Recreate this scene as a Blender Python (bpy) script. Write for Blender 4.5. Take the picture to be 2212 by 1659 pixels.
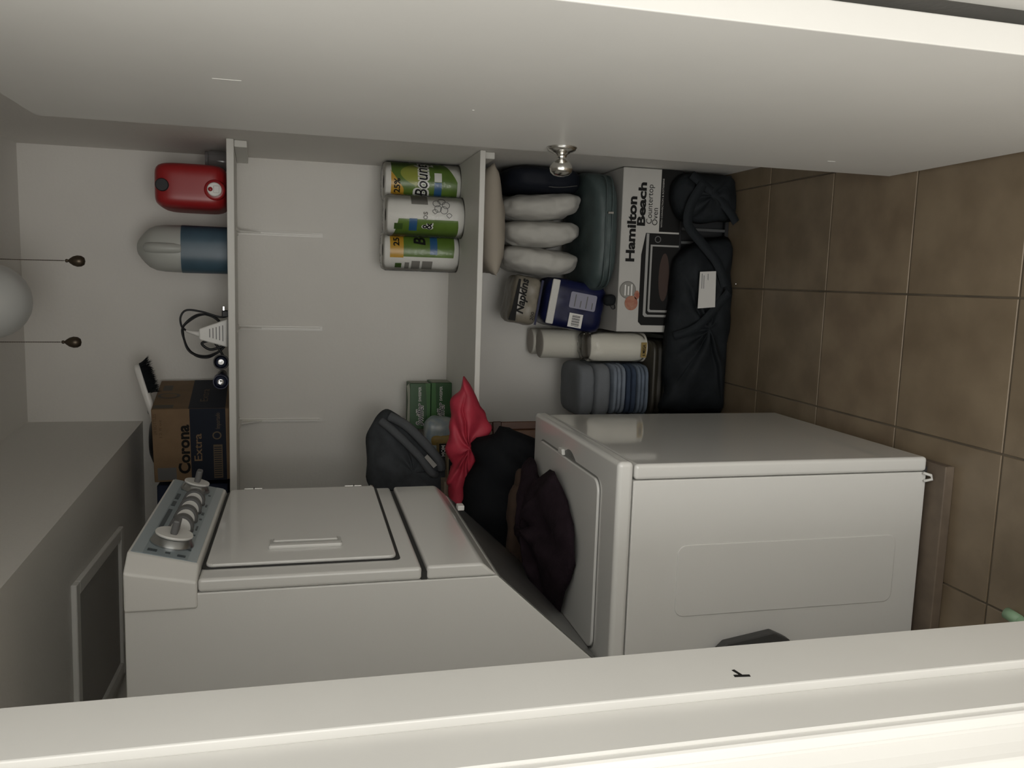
import bpy, bmesh, math, random
from mathutils import Vector, Matrix, noise
from math import sin, cos, pi, radians, sqrt

S = bpy.context.scene
for o in list(bpy.data.objects):
    bpy.data.objects.remove(o, do_unlink=True)
COL = S.collection
random.seed(7)

# ------------------------------------------------------------------ camera
CAM_H = 1.503
yaw, pit = radians(7.4), radians(14.15)
fw = Vector((-sin(yaw) * cos(pit), cos(yaw) * cos(pit), -sin(pit)))
rt = Vector((cos(yaw), sin(yaw), 0))
upv = rt.cross(fw)
cam = bpy.data.cameras.new('camera')
cam.sensor_fit = 'HORIZONTAL'
cam.sensor_width = 36.0
cam.lens = 36.0 * 1789.0 / 2212.0
cam.clip_start = 0.02
cam_o = bpy.data.objects.new('camera', cam)
COL.objects.link(cam_o)
cx_, cy_, cz_ = -upv, rt, -fw          # the phone was held sideways: picture right is down
cam_o.matrix_world = Matrix(((cx_.x, cy_.x, cz_.x, 0.0), (cx_.y, cy_.y, cz_.y, 0.0),
                             (cx_.z, cy_.z, cz_.z, CAM_H), (0, 0, 0, 1)))
S.camera = cam_o

# ------------------------------------------------------------------ world, light, exposure
w = bpy.data.worlds.new('hall_light')
S.world = w
w.use_nodes = True
w.node_tree.nodes['Background'].inputs[0].default_value = (1.0, 0.978, 0.915, 1)
w.node_tree.nodes['Background'].inputs[1].default_value = 1.1


def area(name, loc, target, sx, sy, power, col):
    l = bpy.data.lights.new(name, 'AREA')
    l.shape = 'RECTANGLE'
    l.size, l.size_y, l.energy, l.color = sx, sy, power, col
    o = bpy.data.objects.new(name, l)
    COL.objects.link(o)
    o.location = loc
    o.rotation_euler = (Vector(target) - Vector(loc)).to_track_quat('-Z', 'Y').to_euler()
    return o


area('room_window_light', (-0.55, -2.4, 1.0), (0.05, 1.5, 0.9), 1.4, 1.4, 22, (1.0, 0.985, 0.95))
S.view_settings.view_transform = 'Standard'
S.view_settings.look = 'None'
S.view_settings.gamma = 1.0
S.view_settings.use_curve_mapping = False
S.view_settings.exposure = 0.9

# ------------------------------------------------------------------ materials
MATS = {}


def mat(name, col, rough=0.6, metal=0.0, spec=0.5, var=0.0, vscale=8.0, bump=0.0, bscale=120.0,
        col2=None, trans=0.0, coat=0.0, alpha=1.0, sss=0.0, detail=4.0):
    if name in MATS:
        return MATS[name]
    m = bpy.data.materials.new(name)
    m.use_nodes = True
    nt = m.node_tree
    b = nt.nodes['Principled BSDF']
    b.inputs['Base Color'].default_value = (*col, 1)
    b.inputs['Roughness'].default_value = rough
    b.inputs['Metallic'].default_value = metal
    b.inputs['Specular IOR Level'].default_value = spec
    b.inputs['Transmission Weight'].default_value = trans
    b.inputs['Coat Weight'].default_value = coat
    b.inputs['Alpha'].default_value = alpha
    geo = nt.nodes.new('ShaderNodeNewGeometry')
    if var > 0 or col2:
        n = nt.nodes.new('ShaderNodeTexNoise')
        n.inputs['Scale'].default_value = vscale
        n.inputs['Detail'].default_value = detail
        nt.links.new(geo.outputs['Position'], n.inputs['Vector'])
        r = nt.nodes.new('ShaderNodeValToRGB')
        c2 = col2 if col2 else tuple(c * (1 - var) for c in col)
        r.color_ramp.elements[0].position = 0.35
        r.color_ramp.elements[1].position = 0.65
        r.color_ramp.elements[0].color = (*c2, 1)
        r.color_ramp.elements[1].color = (*col, 1)
        nt.links.new(n.outputs['Fac'], r.inputs['Fac'])
        nt.links.new(r.outputs['Color'], b.inputs['Base Color'])
    if bump > 0:
        n2 = nt.nodes.new('ShaderNodeTexNoise')
        n2.inputs['Scale'].default_value = bscale
        n2.inputs['Detail'].default_value = 3.0
        nt.links.new(geo.outputs['Position'], n2.inputs['Vector'])
        bp = nt.nodes.new('ShaderNodeBump')
        bp.inputs['Strength'].default_value = bump
        bp.inputs['Distance'].default_value = 0.004
        nt.links.new(n2.outputs['Fac'], bp.inputs['Height'])
        nt.links.new(bp.outputs['Normal'], b.inputs['Normal'])
    MATS[name] = m
    return m


def film_mat(name, tint=(1, 1, 1), gloss=0.35, rough=0.12):
    m = bpy.data.materials.new(name)
    m.use_nodes = True
    nt = m.node_tree
    nt.nodes.clear()
    out = nt.nodes.new('ShaderNodeOutputMaterial')
    tr = nt.nodes.new('ShaderNodeBsdfTransparent')
    tr.inputs[0].default_value = (*tint, 1)
    gl = nt.nodes.new('ShaderNodeBsdfGlossy')
    gl.inputs['Roughness'].default_value = rough
    mx = nt.nodes.new('ShaderNodeMixShader')
    lw = nt.nodes.new('ShaderNodeLayerWeight')
    lw.inputs['Blend'].default_value = gloss
    geo = nt.nodes.new('ShaderNodeNewGeometry')
    n = nt.nodes.new('ShaderNodeTexNoise')
    n.inputs['Scale'].default_value = 55
    nt.links.new(geo.outputs['Position'], n.inputs['Vector'])
    bp = nt.nodes.new('ShaderNodeBump')
    bp.inputs['Strength'].default_value = 0.5
    bp.inputs['Distance'].default_value = 0.006
    nt.links.new(n.outputs['Fac'], bp.inputs['Height'])
    nt.links.new(bp.outputs['Normal'], gl.inputs['Normal'])
    nt.links.new(lw.outputs['Fresnel'], mx.inputs[0])
    nt.links.new(tr.outputs[0], mx.inputs[1])
    nt.links.new(gl.outputs[0], mx.inputs[2])
    nt.links.new(mx.outputs[0], out.inputs[0])
    return m


def sat(c, k=1.0):
    return tuple(x * k for x in c)


WALL = mat('wall_paint', (0.75, 0.73, 0.69), 0.75, bump=0.25, bscale=90, var=0.03, vscale=3)
CEIL = mat('ceiling_paint', (0.74, 0.725, 0.69), 0.85, bump=0.2, bscale=90)
SOFF = mat('soffit_paint', (0.75, 0.735, 0.70), 0.7, bump=0.35, bscale=70)
DOORP = mat('door_paint', (0.70, 0.69, 0.66), 0.42, var=0.03, vscale=4)
TRIM = mat('trim_paint', (0.62, 0.612, 0.585), 0.38, var=0.03, vscale=6)
SHELF = mat('shelf_paint', (0.68, 0.67, 0.63), 0.5, var=0.03, vscale=8)
ENAMEL = mat('white_enamel', (0.72, 0.715, 0.69), 0.16, var=0.015, vscale=5, coat=0.3)
ENAMELG = mat('white_gloss_enamel', (0.70, 0.695, 0.67), 0.05, var=0.015, vscale=5, coat=0.5)
ENAMEL2 = mat('white_enamel_textured', (0.71, 0.705, 0.68), 0.32, var=0.015, vscale=5, bump=0.04, bscale=400)
DARKGAP = mat('rubber_and_gap_shade', (0.03, 0.03, 0.03), 0.7)  # rubber of the feet, and painted shade in the dryer's gaps
CHROME = mat('satin_nickel', (0.62, 0.61, 0.58), 0.2, metal=1.0)
STEEL = mat('bright_steel', (0.8, 0.8, 0.8), 0.12, metal=1.0)
BRONZE = mat('aged_bronze', (0.09, 0.07, 0.05), 0.4, metal=0.8)
BLACKP = mat('black_plastic', (0.015, 0.016, 0.018), 0.4, spec=0.25)
BLACKF = mat('black_cloth', (0.016, 0.018, 0.02), 0.9, spec=0.12, var=0.3, vscale=20, bump=0.3, bscale=200)
INK = mat('black_ink', (0.012, 0.012, 0.012), 0.55, spec=0.12)
GREYINK = mat('grey_ink', (0.12, 0.12, 0.12), 0.55)
PAPER = mat('white_paper', (0.72, 0.71, 0.67), 0.8, bump=0.15, bscale=250)
WHITEP = mat('white_plastic', (0.72, 0.71, 0.68), 0.4)
FILM = film_mat('clear_plastic_film', gloss=0.2, rough=0.15)


# ------------------------------------------------------------------ builders
def put(o, parent):
    COL.objects.link(o)
    if parent is not None:
        o.parent = parent
    return o


def obj(name, verts, faces, m, parent=None, smooth=False, loc=None, mtx=None):
    me = bpy.data.meshes.new(name)
    me.from_pydata([tuple(v) for v in verts], [], faces)
    me.validate()
    if m is not None:
        me.materials.append(m)
    if smooth:
        for p in me.polygons:
            p.use_smooth = True
    o = bpy.data.objects.new(name, me)
    if mtx is not None:
        me.transform(mtx)
    if loc is not None:
        o.location = loc
    return put(o, parent)


def bm_obj(name, bm, m, parent=None, smooth=False, mtx=None, loc=None, recalc=True):
    if recalc:
        bmesh.ops.recalc_face_normals(bm, faces=bm.faces[:])
    me = bpy.data.meshes.new(name)
    bm.to_mesh(me)
    bm.free()
    if mtx is not None:
        me.transform(mtx)
    me.materials.append(m)
    if smooth:
        for p in me.polygons:
            p.use_smooth = True
    o = bpy.data.objects.new(name, me)
    if loc is not None:
        o.location = loc
    return put(o, parent)


def tag(o, label, cat=None, group=None, kind=None):
    o['label'] = label
    if cat:
        o['category'] = cat
    if group:
        o['group'] = group
    if kind:
        o['kind'] = kind
    return o


def thing(name, label, cat, loc=(0, 0, 0), rz=0.0, group=None, kind=None, rot=None):
    o = bpy.data.objects.new(name, None)
    o.empty_display_size = 0.05
    COL.objects.link(o)
    o.location = loc
    o.rotation_euler = rot if rot else (0, 0, rz)
    return tag(o, label, cat, group, kind)


def box_bm(x0, x1, y0, y1, z0, z1, bev=0.0, seg=2):
    bm = bmesh.new()
    v = [bm.verts.new(p) for p in ((x0, y0, z0), (x1, y0, z0), (x1, y1, z0), (x0, y1, z0),
                                   (x0, y0, z1), (x1, y0, z1), (x1, y1, z1), (x0, y1, z1))]
    for f in ((0, 3, 2, 1), (4, 5, 6, 7), (0, 1, 5, 4), (1, 2, 6, 5), (2, 3, 7, 6), (3, 0, 4, 7)):
        bm.faces.new([v[i] for i in f])
    if bev > 0:
        bmesh.ops.bevel(bm, geom=bm.edges[:], offset=bev, segments=seg, profile=0.5, affect='EDGES')
    return bm


def box(name, x0, x1, y0, y1, z0, z1, m, parent=None, bev=0.0, seg=2, mtx=None):
    return bm_obj(name, box_bm(min(x0, x1), max(x0, x1), min(y0, y1), max(y0, y1), min(z0, z1), max(z0, z1), bev, seg),
                  m, parent, smooth=False, mtx=mtx)


def prism(name, poly, d0, d1, axis, m, parent=None, bev=0.0, seg=2, mtx=None, smooth=False):
    """poly: 2d points; axis 'Y': poly is (x,z); 'X': poly is (y,z); 'Z': poly is (x,y)"""
    bm = bmesh.new()

    def P(p, d):
        if axis == 'Y':
            return (p[0], d, p[1])
        if axis == 'X':
            return (d, p[0], p[1])
        return (p[0], p[1], d)
    a = [bm.verts.new(P(p, d0)) for p in poly]
    b = [bm.verts.new(P(p, d1)) for p in poly]
    n = len(poly)
    bm.faces.new(a)
    bm.faces.new(list(reversed(b)))
    for i in range(n):
        bm.faces.new((a[i], b[i], b[(i + 1) % n], a[(i + 1) % n]))
    bmesh.ops.recalc_face_normals(bm, faces=bm.faces[:])
    if bev > 0:
        bmesh.ops.bevel(bm, geom=bm.edges[:], offset=bev, segments=seg, profile=0.5, affect='EDGES')
    return bm_obj(name, bm, m, parent, mtx=mtx, smooth=smooth)


def rrect(x0, x1, y0, y1, r, k=6):
    pts = []
    for cx, cy, a0 in ((x1 - r, y1 - r, 0), (x0 + r, y1 - r, 90), (x0 + r, y0 + r, 180), (x1 - r, y0 + r, 270)):
        for i in range(k + 1):
            a = radians(a0 + 90 * i / k)
            pts.append((cx + r * cos(a), cy + r * sin(a)))
    return pts


def loft(name, secs, m, parent=None, seg=32, mtx=None, smooth=True, cap=True, wob=0.0, wscale=12.0, closed=False):
    """secs: (z, cx, cy, rx, ry, n) super-ellipse rings"""
    V, Fc = [], []
    for (z, cx, cy, rx, ry, n) in secs:
        for i in range(seg):
            a = 2 * pi * i / seg
            c, s = cos(a), sin(a)
            x = cx + rx * math.copysign(abs(c) ** (2 / n), c)
            y = cy + ry * math.copysign(abs(s) ** (2 / n), s)
            p = Vector((x, y, z))
            if wob:
                q = p * wscale
                p += Vector((noise.noise(q), noise.noise(q + Vector((7, 1, 3))), noise.noise(q + Vector((3, 9, 5))) * 0.5)) * wob
            V.append(p)
    k = len(secs)
    for j in range(k - 1):
        for i in range(seg):
            i2 = (i + 1) % seg
            Fc.append((j * seg + i, j * seg + i2, (j + 1) * seg + i2, (j + 1) * seg + i))
    if cap:
        Fc.append(tuple(reversed(range(seg))))
        Fc.append(tuple((k - 1) * seg + i for i in range(seg)))
    return obj(name, V, Fc, m, parent, smooth=smooth, mtx=mtx)


def lathe(name, prof, m, parent=None, seg=28, mtx=None, smooth=True):
    return loft(name, [(z, 0, 0, max(r, 1e-4), max(r, 1e-4), 2) for (r, z) in prof], m, parent, seg, mtx, smooth)


def mark_sharp(o, ang=35):
    me = o.data
    for p in me.polygons:
        p.use_smooth = True
    bm = bmesh.new()
    bm.from_mesh(me)
    for e in bm.edges:
        if len(e.link_faces) == 2 and e.calc_face_angle(0) > radians(ang):
            e.smooth = False
    bm.to_mesh(me)
    bm.free()
    return o


def softbox(name, sx, sy, sz, m, parent=None, n=4.0, res=14, amp=0.0, scale=6.0, mtx=None, seed=0.0, shape=None):
    """rounded, slightly lumpy volume; half sizes sx,sy,sz about the origin"""
    bm = bmesh.new()
    idx = {}

    def V(a, b, c):
        key = (round(a, 5), round(b, 5), round(c, 5))
        if key in idx:
            return idx[key]
        r = (abs(a) ** n + abs(b) ** n + abs(c) ** n) ** (-1 / n)
        p = Vector((a * r, b * r, c * r))
        q = Vector((p.x * sx, p.y * sy, p.z * sz))
        if shape:
            q = shape(q, p)
        if amp:
            t = q * scale + Vector((seed, seed * 1.7, -seed))
            d = q.normalized()
            q += d * (noise.noise(t) * amp + noise.noise(t * 2.3) * amp * 0.45)
        idx[key] = bm.verts.new(q)
        return idx[key]
    g = [math.tan((-1 + 2 * i / res) * pi / 4) for i in range(res + 1)]
    for ax in range(3):
        for s in (-1, 1):
            for i in range(res):
                for j in range(res):
                    q = []
                    for (di, dj) in ((0, 0), (1, 0), (1, 1), (0, 1)):
                        t = [g[i + di], g[j + dj]]
                        t.insert(ax, s)
                        q.append(V(*t))
                    try:
                        bm.faces.new(q)
                    except ValueError:
                        pass
    return bm_obj(name, bm, m, parent, smooth=True, mtx=mtx)


def tube(name, pts, r, m, parent=None, seg=8, closed=False, taper=None):
    P = [Vector(p) for p in pts]
    V, Fc = [], []
    prev = None
    n = len(P)
    for i, p in enumerate(P):
        if closed:
            t = (P[(i + 1) % n] - P[i - 1]).normalized()
        else:
            t = (P[min(i + 1, n - 1)] - P[max(i - 1, 0)]).normalized()
        if prev is None:
            a = t.orthogonal().normalized()
        else:
            a = (prev - t * prev.dot(t)).normalized()
        prev = a
        b = t.cross(a)
        rr = r * (taper[i] if taper else 1)
        for k in range(seg):
            an = 2 * pi * k / seg
            V.append(p + (a * cos(an) + b * sin(an)) * rr)
    last = n if closed else n - 1
    for i in range(last):
        for k in range(seg):
            k2 = (k + 1) % seg
            j = (i + 1) % n
            Fc.append((i * seg + k, i * seg + k2, j * seg + k2, j * seg + k))
    if not closed:
        Fc.append(tuple(reversed(range(seg))))
        Fc.append(tuple((n - 1) * seg + k for k in range(seg)))
    return obj(name, V, Fc, m, parent, smooth=True)


def spline(ctrl, k=8, closed=False):
    C = [Vector(c) for c in ctrl]
    n = len(C)
    out = []
    rng = n if closed else n - 1
    for i in range(rng):
        p0 = C[(i - 1) % n] if closed or i > 0 else C[0]
        p1, p2 = C[i], C[(i + 1) % n]
        p3 = C[(i + 2) % n] if closed or i + 2 < n else C[-1]
        for j in range(k):
            t = j / k
            out.append(0.5 * ((2 * p1) + (p2 - p0) * t + (2 * p0 - 5 * p1 + 4 * p2 - p3) * t * t
                              + (3 * p1 - p0 - 3 * p2 + p3) * t ** 3))
    if not closed:
        out.append(C[-1])
    return out


def smooth_outline(pts, k=4):
    return [(p.x, p.y) for p in spline([(x, y, 0) for x, y in pts], k, True)]


def blob(name, outline, centre, front, back, m, parent=None, rings=9, amp=0.0, scale=10.0, seed=0.0, to3=None,
         power=0.5, tilt=(0, 0), k=4, pleat=0.0, npl=9):
    """star-shaped outline (a,b) inflated along c: real volume with its own thickness.
    to3 maps (a,b,c) to xyz; front/back: how far it bulges either way"""
    o2 = smooth_outline(outline, k)
    n = len(o2)
    V, Fc = [], []

    def P(a, b, c):
        c += tilt[0] * (a - centre[0]) + tilt[1] * (b - centre[1])
        v = Vector(to3(a, b, c))
        if amp:
            t = v * scale + Vector((seed, -seed, seed * 0.5))
            v += Vector((noise.noise(t), noise.noise(t + Vector((5, 5, 5))), noise.noise(t + Vector((9, 2, 4))))) * amp
        return v
    for side in (0, 1):
        for j in range(rings):
            if side == 1 and j == 0:
                continue
            f = j / rings
            for i, (a, b) in enumerate(o2):
                aa = a + (centre[0] - a) * f
                bb = b + (centre[1] - b) * f
                h = (1 - (1 - f) ** 2) ** power
                if pleat:
                    h *= 1 + pleat * sin(npl * 2 * pi * i / n + seed + 2.5 * f)
                c = h * (-front if side == 0 else back)
                V.append(P(aa, bb, c))
        V.append(P(centre[0], centre[1], -front if side == 0 else back))
    top = rings * n
    for j in range(rings - 1):
        for i in range(n):
            i2 = (i + 1) % n
            Fc.append((j * n + i, j * n + i2, (j + 1) * n + i2, (j + 1) * n + i))
    for i in range(n):
        Fc.append(((rings - 1) * n + i, (rings - 1) * n + (i + 1) % n, top))
    base = top + 1

    def B(j, i):
        return i if j == 0 else base + (j - 1) * n + i
    for j in range(rings - 1):
        for i in range(n):
            i2 = (i + 1) % n
            Fc.append((B(j, i2), B(j, i), B(j + 1, i), B(j + 1, i2)))
    end = base + (rings - 1) * n
    for i in range(n):
        Fc.append((B(rings - 1, (i + 1) % n), B(rings - 1, i), end))
    o = obj(name, V, Fc, m, parent, smooth=True)
    bm = bmesh.new()
    bm.from_mesh(o.data)
    bmesh.ops.recalc_face_normals(bm, faces=bm.faces[:])
    bm.to_mesh(o.data)
    bm.free()
    return o


def flat(name, poly, m, parent, to3):
    """flat print: one polygon laid on a face by to3(a,b)"""
    V = [to3(a, b) for a, b in poly]
    return obj(name, V, [tuple(range(len(V)))], m, parent)


def text(string, m, parent, to3, x, y, height, width=None, bold=0.0, shear=0.0, name='lettering', sub=0):
    cu = bpy.data.curves.new(name, 'FONT')
    cu.body = string
    cu.size = 1.0
    cu.offset = bold
    cu.shear = shear
    cu.resolution_u = 3
    t = bpy.data.objects.new(name, cu)
    COL.objects.link(t)
    bpy.context.view_layer.update()
    me = bpy.data.meshes.new_from_object(t.evaluated_get(bpy.context.evaluated_depsgraph_get()))
    bpy.data.objects.remove(t, do_unlink=True)
    bpy.data.curves.remove(cu)
    if not me.vertices:
        return None
    xs = [v.co.x for v in me.vertices]
    x0, x1 = min(xs), max(xs)
    s = height / 0.7
    sx = width / (x1 - x0) if width else s
    if sub:
        bm = bmesh.new()
        bm.from_mesh(me)
        bmesh.ops.triangulate(bm, faces=bm.faces[:])
        for _ in range(sub):
            bmesh.ops.subdivide_edges(bm, edges=bm.edges[:], cuts=1)
        bm.to_mesh(me)
        bm.free()
    for v in me.vertices:
        v.co = Vector(to3(x + (v.co.x - x0) * sx, y + v.co.y * s))
    me.name = name
    me.materials.clear()
    me.materials.append(m)
    o = bpy.data.objects.new(name, me)
    return put(o, parent)


def circ(cx, cy, r, k=24, ry=None):
    return [(cx + r * cos(2 * pi * i / k), cy + (ry or r) * sin(2 * pi * i / k)) for i in range(k)]


def copy_tree(src, loc, rz, label):
    c = src.copy()
    COL.objects.link(c)
    c.location = loc
    c.rotation_euler = (0, 0, rz)
    c['label'] = label
    for ch in list(src.children):
        k = ch.copy()
        COL.objects.link(k)
        k.parent = c
    return c


# ------------------------------------------------------------------ the setting
XL, XR, YB, ZC = -1.32, 0.405, 3.19, 2.44
YI, YO = 0.938, 0.753              # door wall: closet side, hall side
JL, JR = -0.482, 0.368             # doorway

grout = mat('floor_grout', (0.13, 0.105, 0.075), 0.85, var=0.35, vscale=9)
TILE = [mat('brown_tile_%d' % i, c, 0.36, col2=c2, vscale=6.5 + i, bump=0.12, bscale=40, detail=6)
        for i, (c, c2) in enumerate((((0.235, 0.182, 0.122), (0.17, 0.128, 0.083)),
                                     ((0.225, 0.175, 0.118), (0.16, 0.122, 0.080)),
                                     ((0.24, 0.185, 0.124), (0.175, 0.130, 0.085))))]
fl = box('floor', -2.2, 2.2, -3.2, YB + 0.1, -0.1, -0.003, grout)
tag(fl, 'brown ceramic tile floor with thin grout joints', 'floor', kind='structure')
P_ = 0.3455
tile_me = {}
for i in range(-4, 2):
    for j in range(-4, 6):
        x0, y0 = -0.005 + i * P_, 1.482 + j * P_
        x1, y1 = x0 + P_, y0 + P_
        if y0 >= YB or x1 < XL - .1:
            continue
        if y1 > YB:
            y1 = YB - 0.002
        g = 0.0022
        key = (round(x1 - x0, 3), round(y1 - y0, 3), (i * 3 + j * 5) % 3)
        if key not in tile_me:
            bm = box_bm(g, x1 - x0 - g, g, y1 - y0 - g, -0.012, 0.0, 0.0014, 1)
            me = bpy.data.meshes.new('floor_tile')
            bm.to_mesh(me)
            bm.free()
            me.materials.append(TILE[key[2]])
            tile_me[key] = me
        t = bpy.data.objects.new('floor_tile', tile_me[key])
        t.location = (x0, y0, random.uniform(-0.0004, 0.0))
        COL.objects.link(t)
        t.parent = fl


def struct(name, x0, x1, y0, y1, z0, z1, m, label, cat='wall', bev=0.0):
    return tag(box(name, x0, x1, y0, y1, z0, z1, m, None, bev), label, cat, kind='structure')


struct('wall_back', XL - .1, XR + .1, YB, YB + .1, 0, ZC, WALL, 'pale grey textured back wall behind the shelves')
struct('wall_right', XR, XR + .1, YI, YB, 0, ZC, WALL, 'pale grey closet wall behind the open door')
struct('wall_left', XL - .1, XL, YI, YB, 0, ZC, WALL, 'closet wall behind the washer and dryer')
struct('ceiling', XL - .1, XR + .1, YI, YB + .1, ZC, ZC + .1, CEIL, 'flat pale grey closet ceiling', 'ceiling')

sof = prism('wall_soffit', [(XL, YB), (XL, YI), (-0.655, YI), (-0.549, YB)], 2.066, ZC, 'Z', SOFF)
tag(sof, 'boxed soffit over the dryer with shadowed underside', 'soffit', kind='structure')

wf = thing('wall_front', 'painted wall around the doorway nearest the viewer', 'wall', kind='structure')
box('wall_panel', -2.2, JL - 0.018, YO, YI, 0, ZC, WALL, wf)
box('wall_panel', JR + 0.018, 2.2, YO, YI, 0, ZC, WALL, wf)
box('wall_panel', JL - 0.018, JR + 0.018, YO, YI, 2.075, ZC, WALL, wf)

jm = thing('trim_1', 'white painted left door jamb and moulded casing', 'door frame', kind='structure')
box('jamb', JL - 0.018, JL, YO, YI, 0, 2.06, TRIM, jm, 0.0015, 1)
box('door_stop', JL - 0.001, -0.470, 0.829, YI, 0, 2.06, TRIM, jm, 0.0022, 2)
# moulded casing profile (x outwards from the jamb, y towards the hall), then the strike mark
prof = [(0.0, 0.0), (-0.0005, -0.007), (-0.0025, -0.0095), (-0.006, -0.0105), (-0.0135, -0.0105), (-0.016, -0.0085), (-0.019, -0.0095),
        (-0.030, -0.0200), (-0.037, -0.0285), (-0.040, -0.0330), (-0.043, -0.0345), (-0.085, -0.0345), (-0.089, -0.0315), (-0.089, 0.0)]
prism('casing', [(JL - 0.004 + px, YO + py) for px, py in prof], 0, 2.12, 'Z', TRIM, jm)
prism('latch_mortise', [(0.8575, 0.974), (0.853, 0.975), (0.8555, 0.995), (0.8605, 0.994)], -0.471, -0.4694, 'X', INK, jm)
prism('latch_mortise', [(0.8595, 0.983), (0.8605, 0.987), (0.872, 0.990), (0.873, 0.986)], -0.471, -0.4694, 'X', INK, jm)

jr = thing('trim_2', 'white painted right door jamb beside the hinge edge', 'door frame', kind='structure')
box('jamb', JR, JR + 0.018, YO, YI, 0, 2.06, TRIM, jr, 0.0015, 1)
prism('casing', [(JR + 0.004 - px, YO + py) for px, py in prof], 0, 2.12, 'Z', TRIM, jr)
jh = thing('trim_3', 'white painted head jamb above the doorway', 'door frame', kind='structure')
box('jamb', -0.469, JR, YO, YI, 2.06, 2.075, TRIM, jh, 0.0015, 1)

# the open door
d = thing('door_1', 'white flush door swung open into the closet', 'door', (0.312, 0.934, 0), kind='structure')
ang = math.atan2(0.012, 0.985)
Rm = Matrix.Rotation(ang, 4, 'Z')
bmd = box_bm(0.0, 0.038, 0.0, 0.985, 0.012, 2.03, 0.0018, 2)
slab = bm_obj('door_slab', bmd, DOORP, d, mtx=Rm)
axisX = Matrix.Rotation(-pi / 2, 4, 'Y')          # lathe axis z -> -x
km = Rm @ Matrix.Translation((0, 0.908, 0.936)) @ axisX
kn = lathe('door_knob', [(0.0, 0.0), (0.033, 0.0), (0.0335, 0.003), (0.031, 0.008), (0.02, 0.013), (0.0125, 0.018), (0.0105, 0.024),
                         (0.0115, 0.029), (0.0185, 0.034), (0.0245, 0.041), (0.0265, 0.048), (0.0245, 0.056),
                         (0.018, 0.062), (0.009, 0.065), (0.0, 0.0655)], CHROME, d, 32, km)
kn['label'] = 'round satin nickel door knob'
lathe('rosette', [(0.0, 0), (0.0342, 0.0), (0.0345, 0.002), (0.033, 0.004)], CHROME, kn, 32, km)
box('keyhole', -0.0008, 0.0008, -0.0018, 0.0018, -0.001, 0.001, INK, kn,
    mtx=Rm @ Matrix.Translation((-0.0245, 0.9, 0.9445)))
SCUF = mat('paint_scuff', (0.74, 0.73, 0.70), 0.4)
for (y0, y1, z0, z1) in ((0.524, 0.526, 1.60, 1.645), (0.836, 0.838, 0.28, 0.30), (0.60, 0.602, 1.20, 1.204)):
    box('paint_scuff', -0.0006, 0.0002, y0, y1, z0, z1, SCUF, slab, mtx=Rm)
for hz in (0.25, 1.05, 1.8):
    box('hinge', 0.036, 0.0455, -0.004, 0.02, hz, hz + 0.09, CHROME, d, 0.002)

# hatch in the soffit underside
hx0, hx1, hy0, hy1 = -1.265, -0.80, 2.18, 2.74
h = thing('access_hatch', 'square hatch with pale trim on soffit underside above dryer', 'hatch', ((hx0 + hx1) / 2, (hy0 + hy1) / 2, 2.066), rz=0.03)
a, b_, tw = (hx1 - hx0) / 2, (hy1 - hy0) / 2, 0.035
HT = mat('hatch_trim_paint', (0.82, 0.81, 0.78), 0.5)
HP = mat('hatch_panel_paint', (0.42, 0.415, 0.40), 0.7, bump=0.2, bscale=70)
box('hatch_trim', -a, a, -b_, -b_ + tw, -0.014, -0.0002, HT, h, 0.002, 1)
box('hatch_trim', -a, a, b_ - tw, b_, -0.014, -0.0002, HT, h, 0.002, 1)
box('hatch_trim', -a, -a + tw, -b_ + tw, b_ - tw, -0.014, -0.0002, HT, h, 0.002, 1)
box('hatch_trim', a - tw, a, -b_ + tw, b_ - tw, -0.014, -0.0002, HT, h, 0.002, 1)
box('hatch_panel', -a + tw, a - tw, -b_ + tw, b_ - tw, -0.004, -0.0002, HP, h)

# ------------------------------------------------------------------ shelves
ZT, ZS = 1.733, 0.959              # upper and lower shelf tops


def bracket(parent, x, z, yb, arm=0.26, leg=0.30, bm_mat=None):
    me = bmesh.new()
    for (x0, x1, y0, y1, z0, z1) in ((-0.0085, 0.0085, -0.003, 0, -leg, 0), (-0.0125, 0.0125, -arm, 0, -0.003, 0),
                                     (-0.003, 0.003, -0.018, -0.003, -leg * .97, -0.003), (-0.0035, 0.0035, -arm * .95, -0.003, -0.013, -0.003)):
        t = box_bm(x0, x1, y0, y1, z0, z1)
        mm = bpy.data.meshes.new('t')
        t.to_mesh(mm)
        me.from_mesh(mm)
        t.free()
        bpy.data.meshes.remove(mm)
    # diagonal gusset near the corner
    v = [me.verts.new(p) for p in ((-0.002, -0.003, -0.10), (-0.002, -0.085, -0.003), (-0.002, -0.003, -0.003),
                                   (0.002, -0.003, -0.10), (0.002, -0.085, -0.003), (0.002, -0.003, -0.003))]
    for f in ((0, 1, 2), (5, 4, 3), (0, 3, 4, 1), (1, 4, 5, 2), (2, 5, 3, 0)):
        me.faces.new([v[i] for i in f])
    bm_mat = bm_mat or mat('bracket_enamel', (0.77, 0.755, 0.715), 0.4)
    return bm_obj('bracket', me, bm_mat, parent, mtx=Matrix.Translation((x, yb, z)) @ Matrix.Rotation(-TH, 4, 'X'))


TH = radians(3.0)                  # the upper shelf sags: its front edge hangs lower
s1 = thing('wall_shelf', 'upper white shelf carrying jugs and a beer carton', 'shelf', (0, 2.76, ZT - 0.022), rot=(TH, 0, 0))


def ZU(y):
    return ZT + (y - 2.76) * math.tan(TH) + 0.0006

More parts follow.
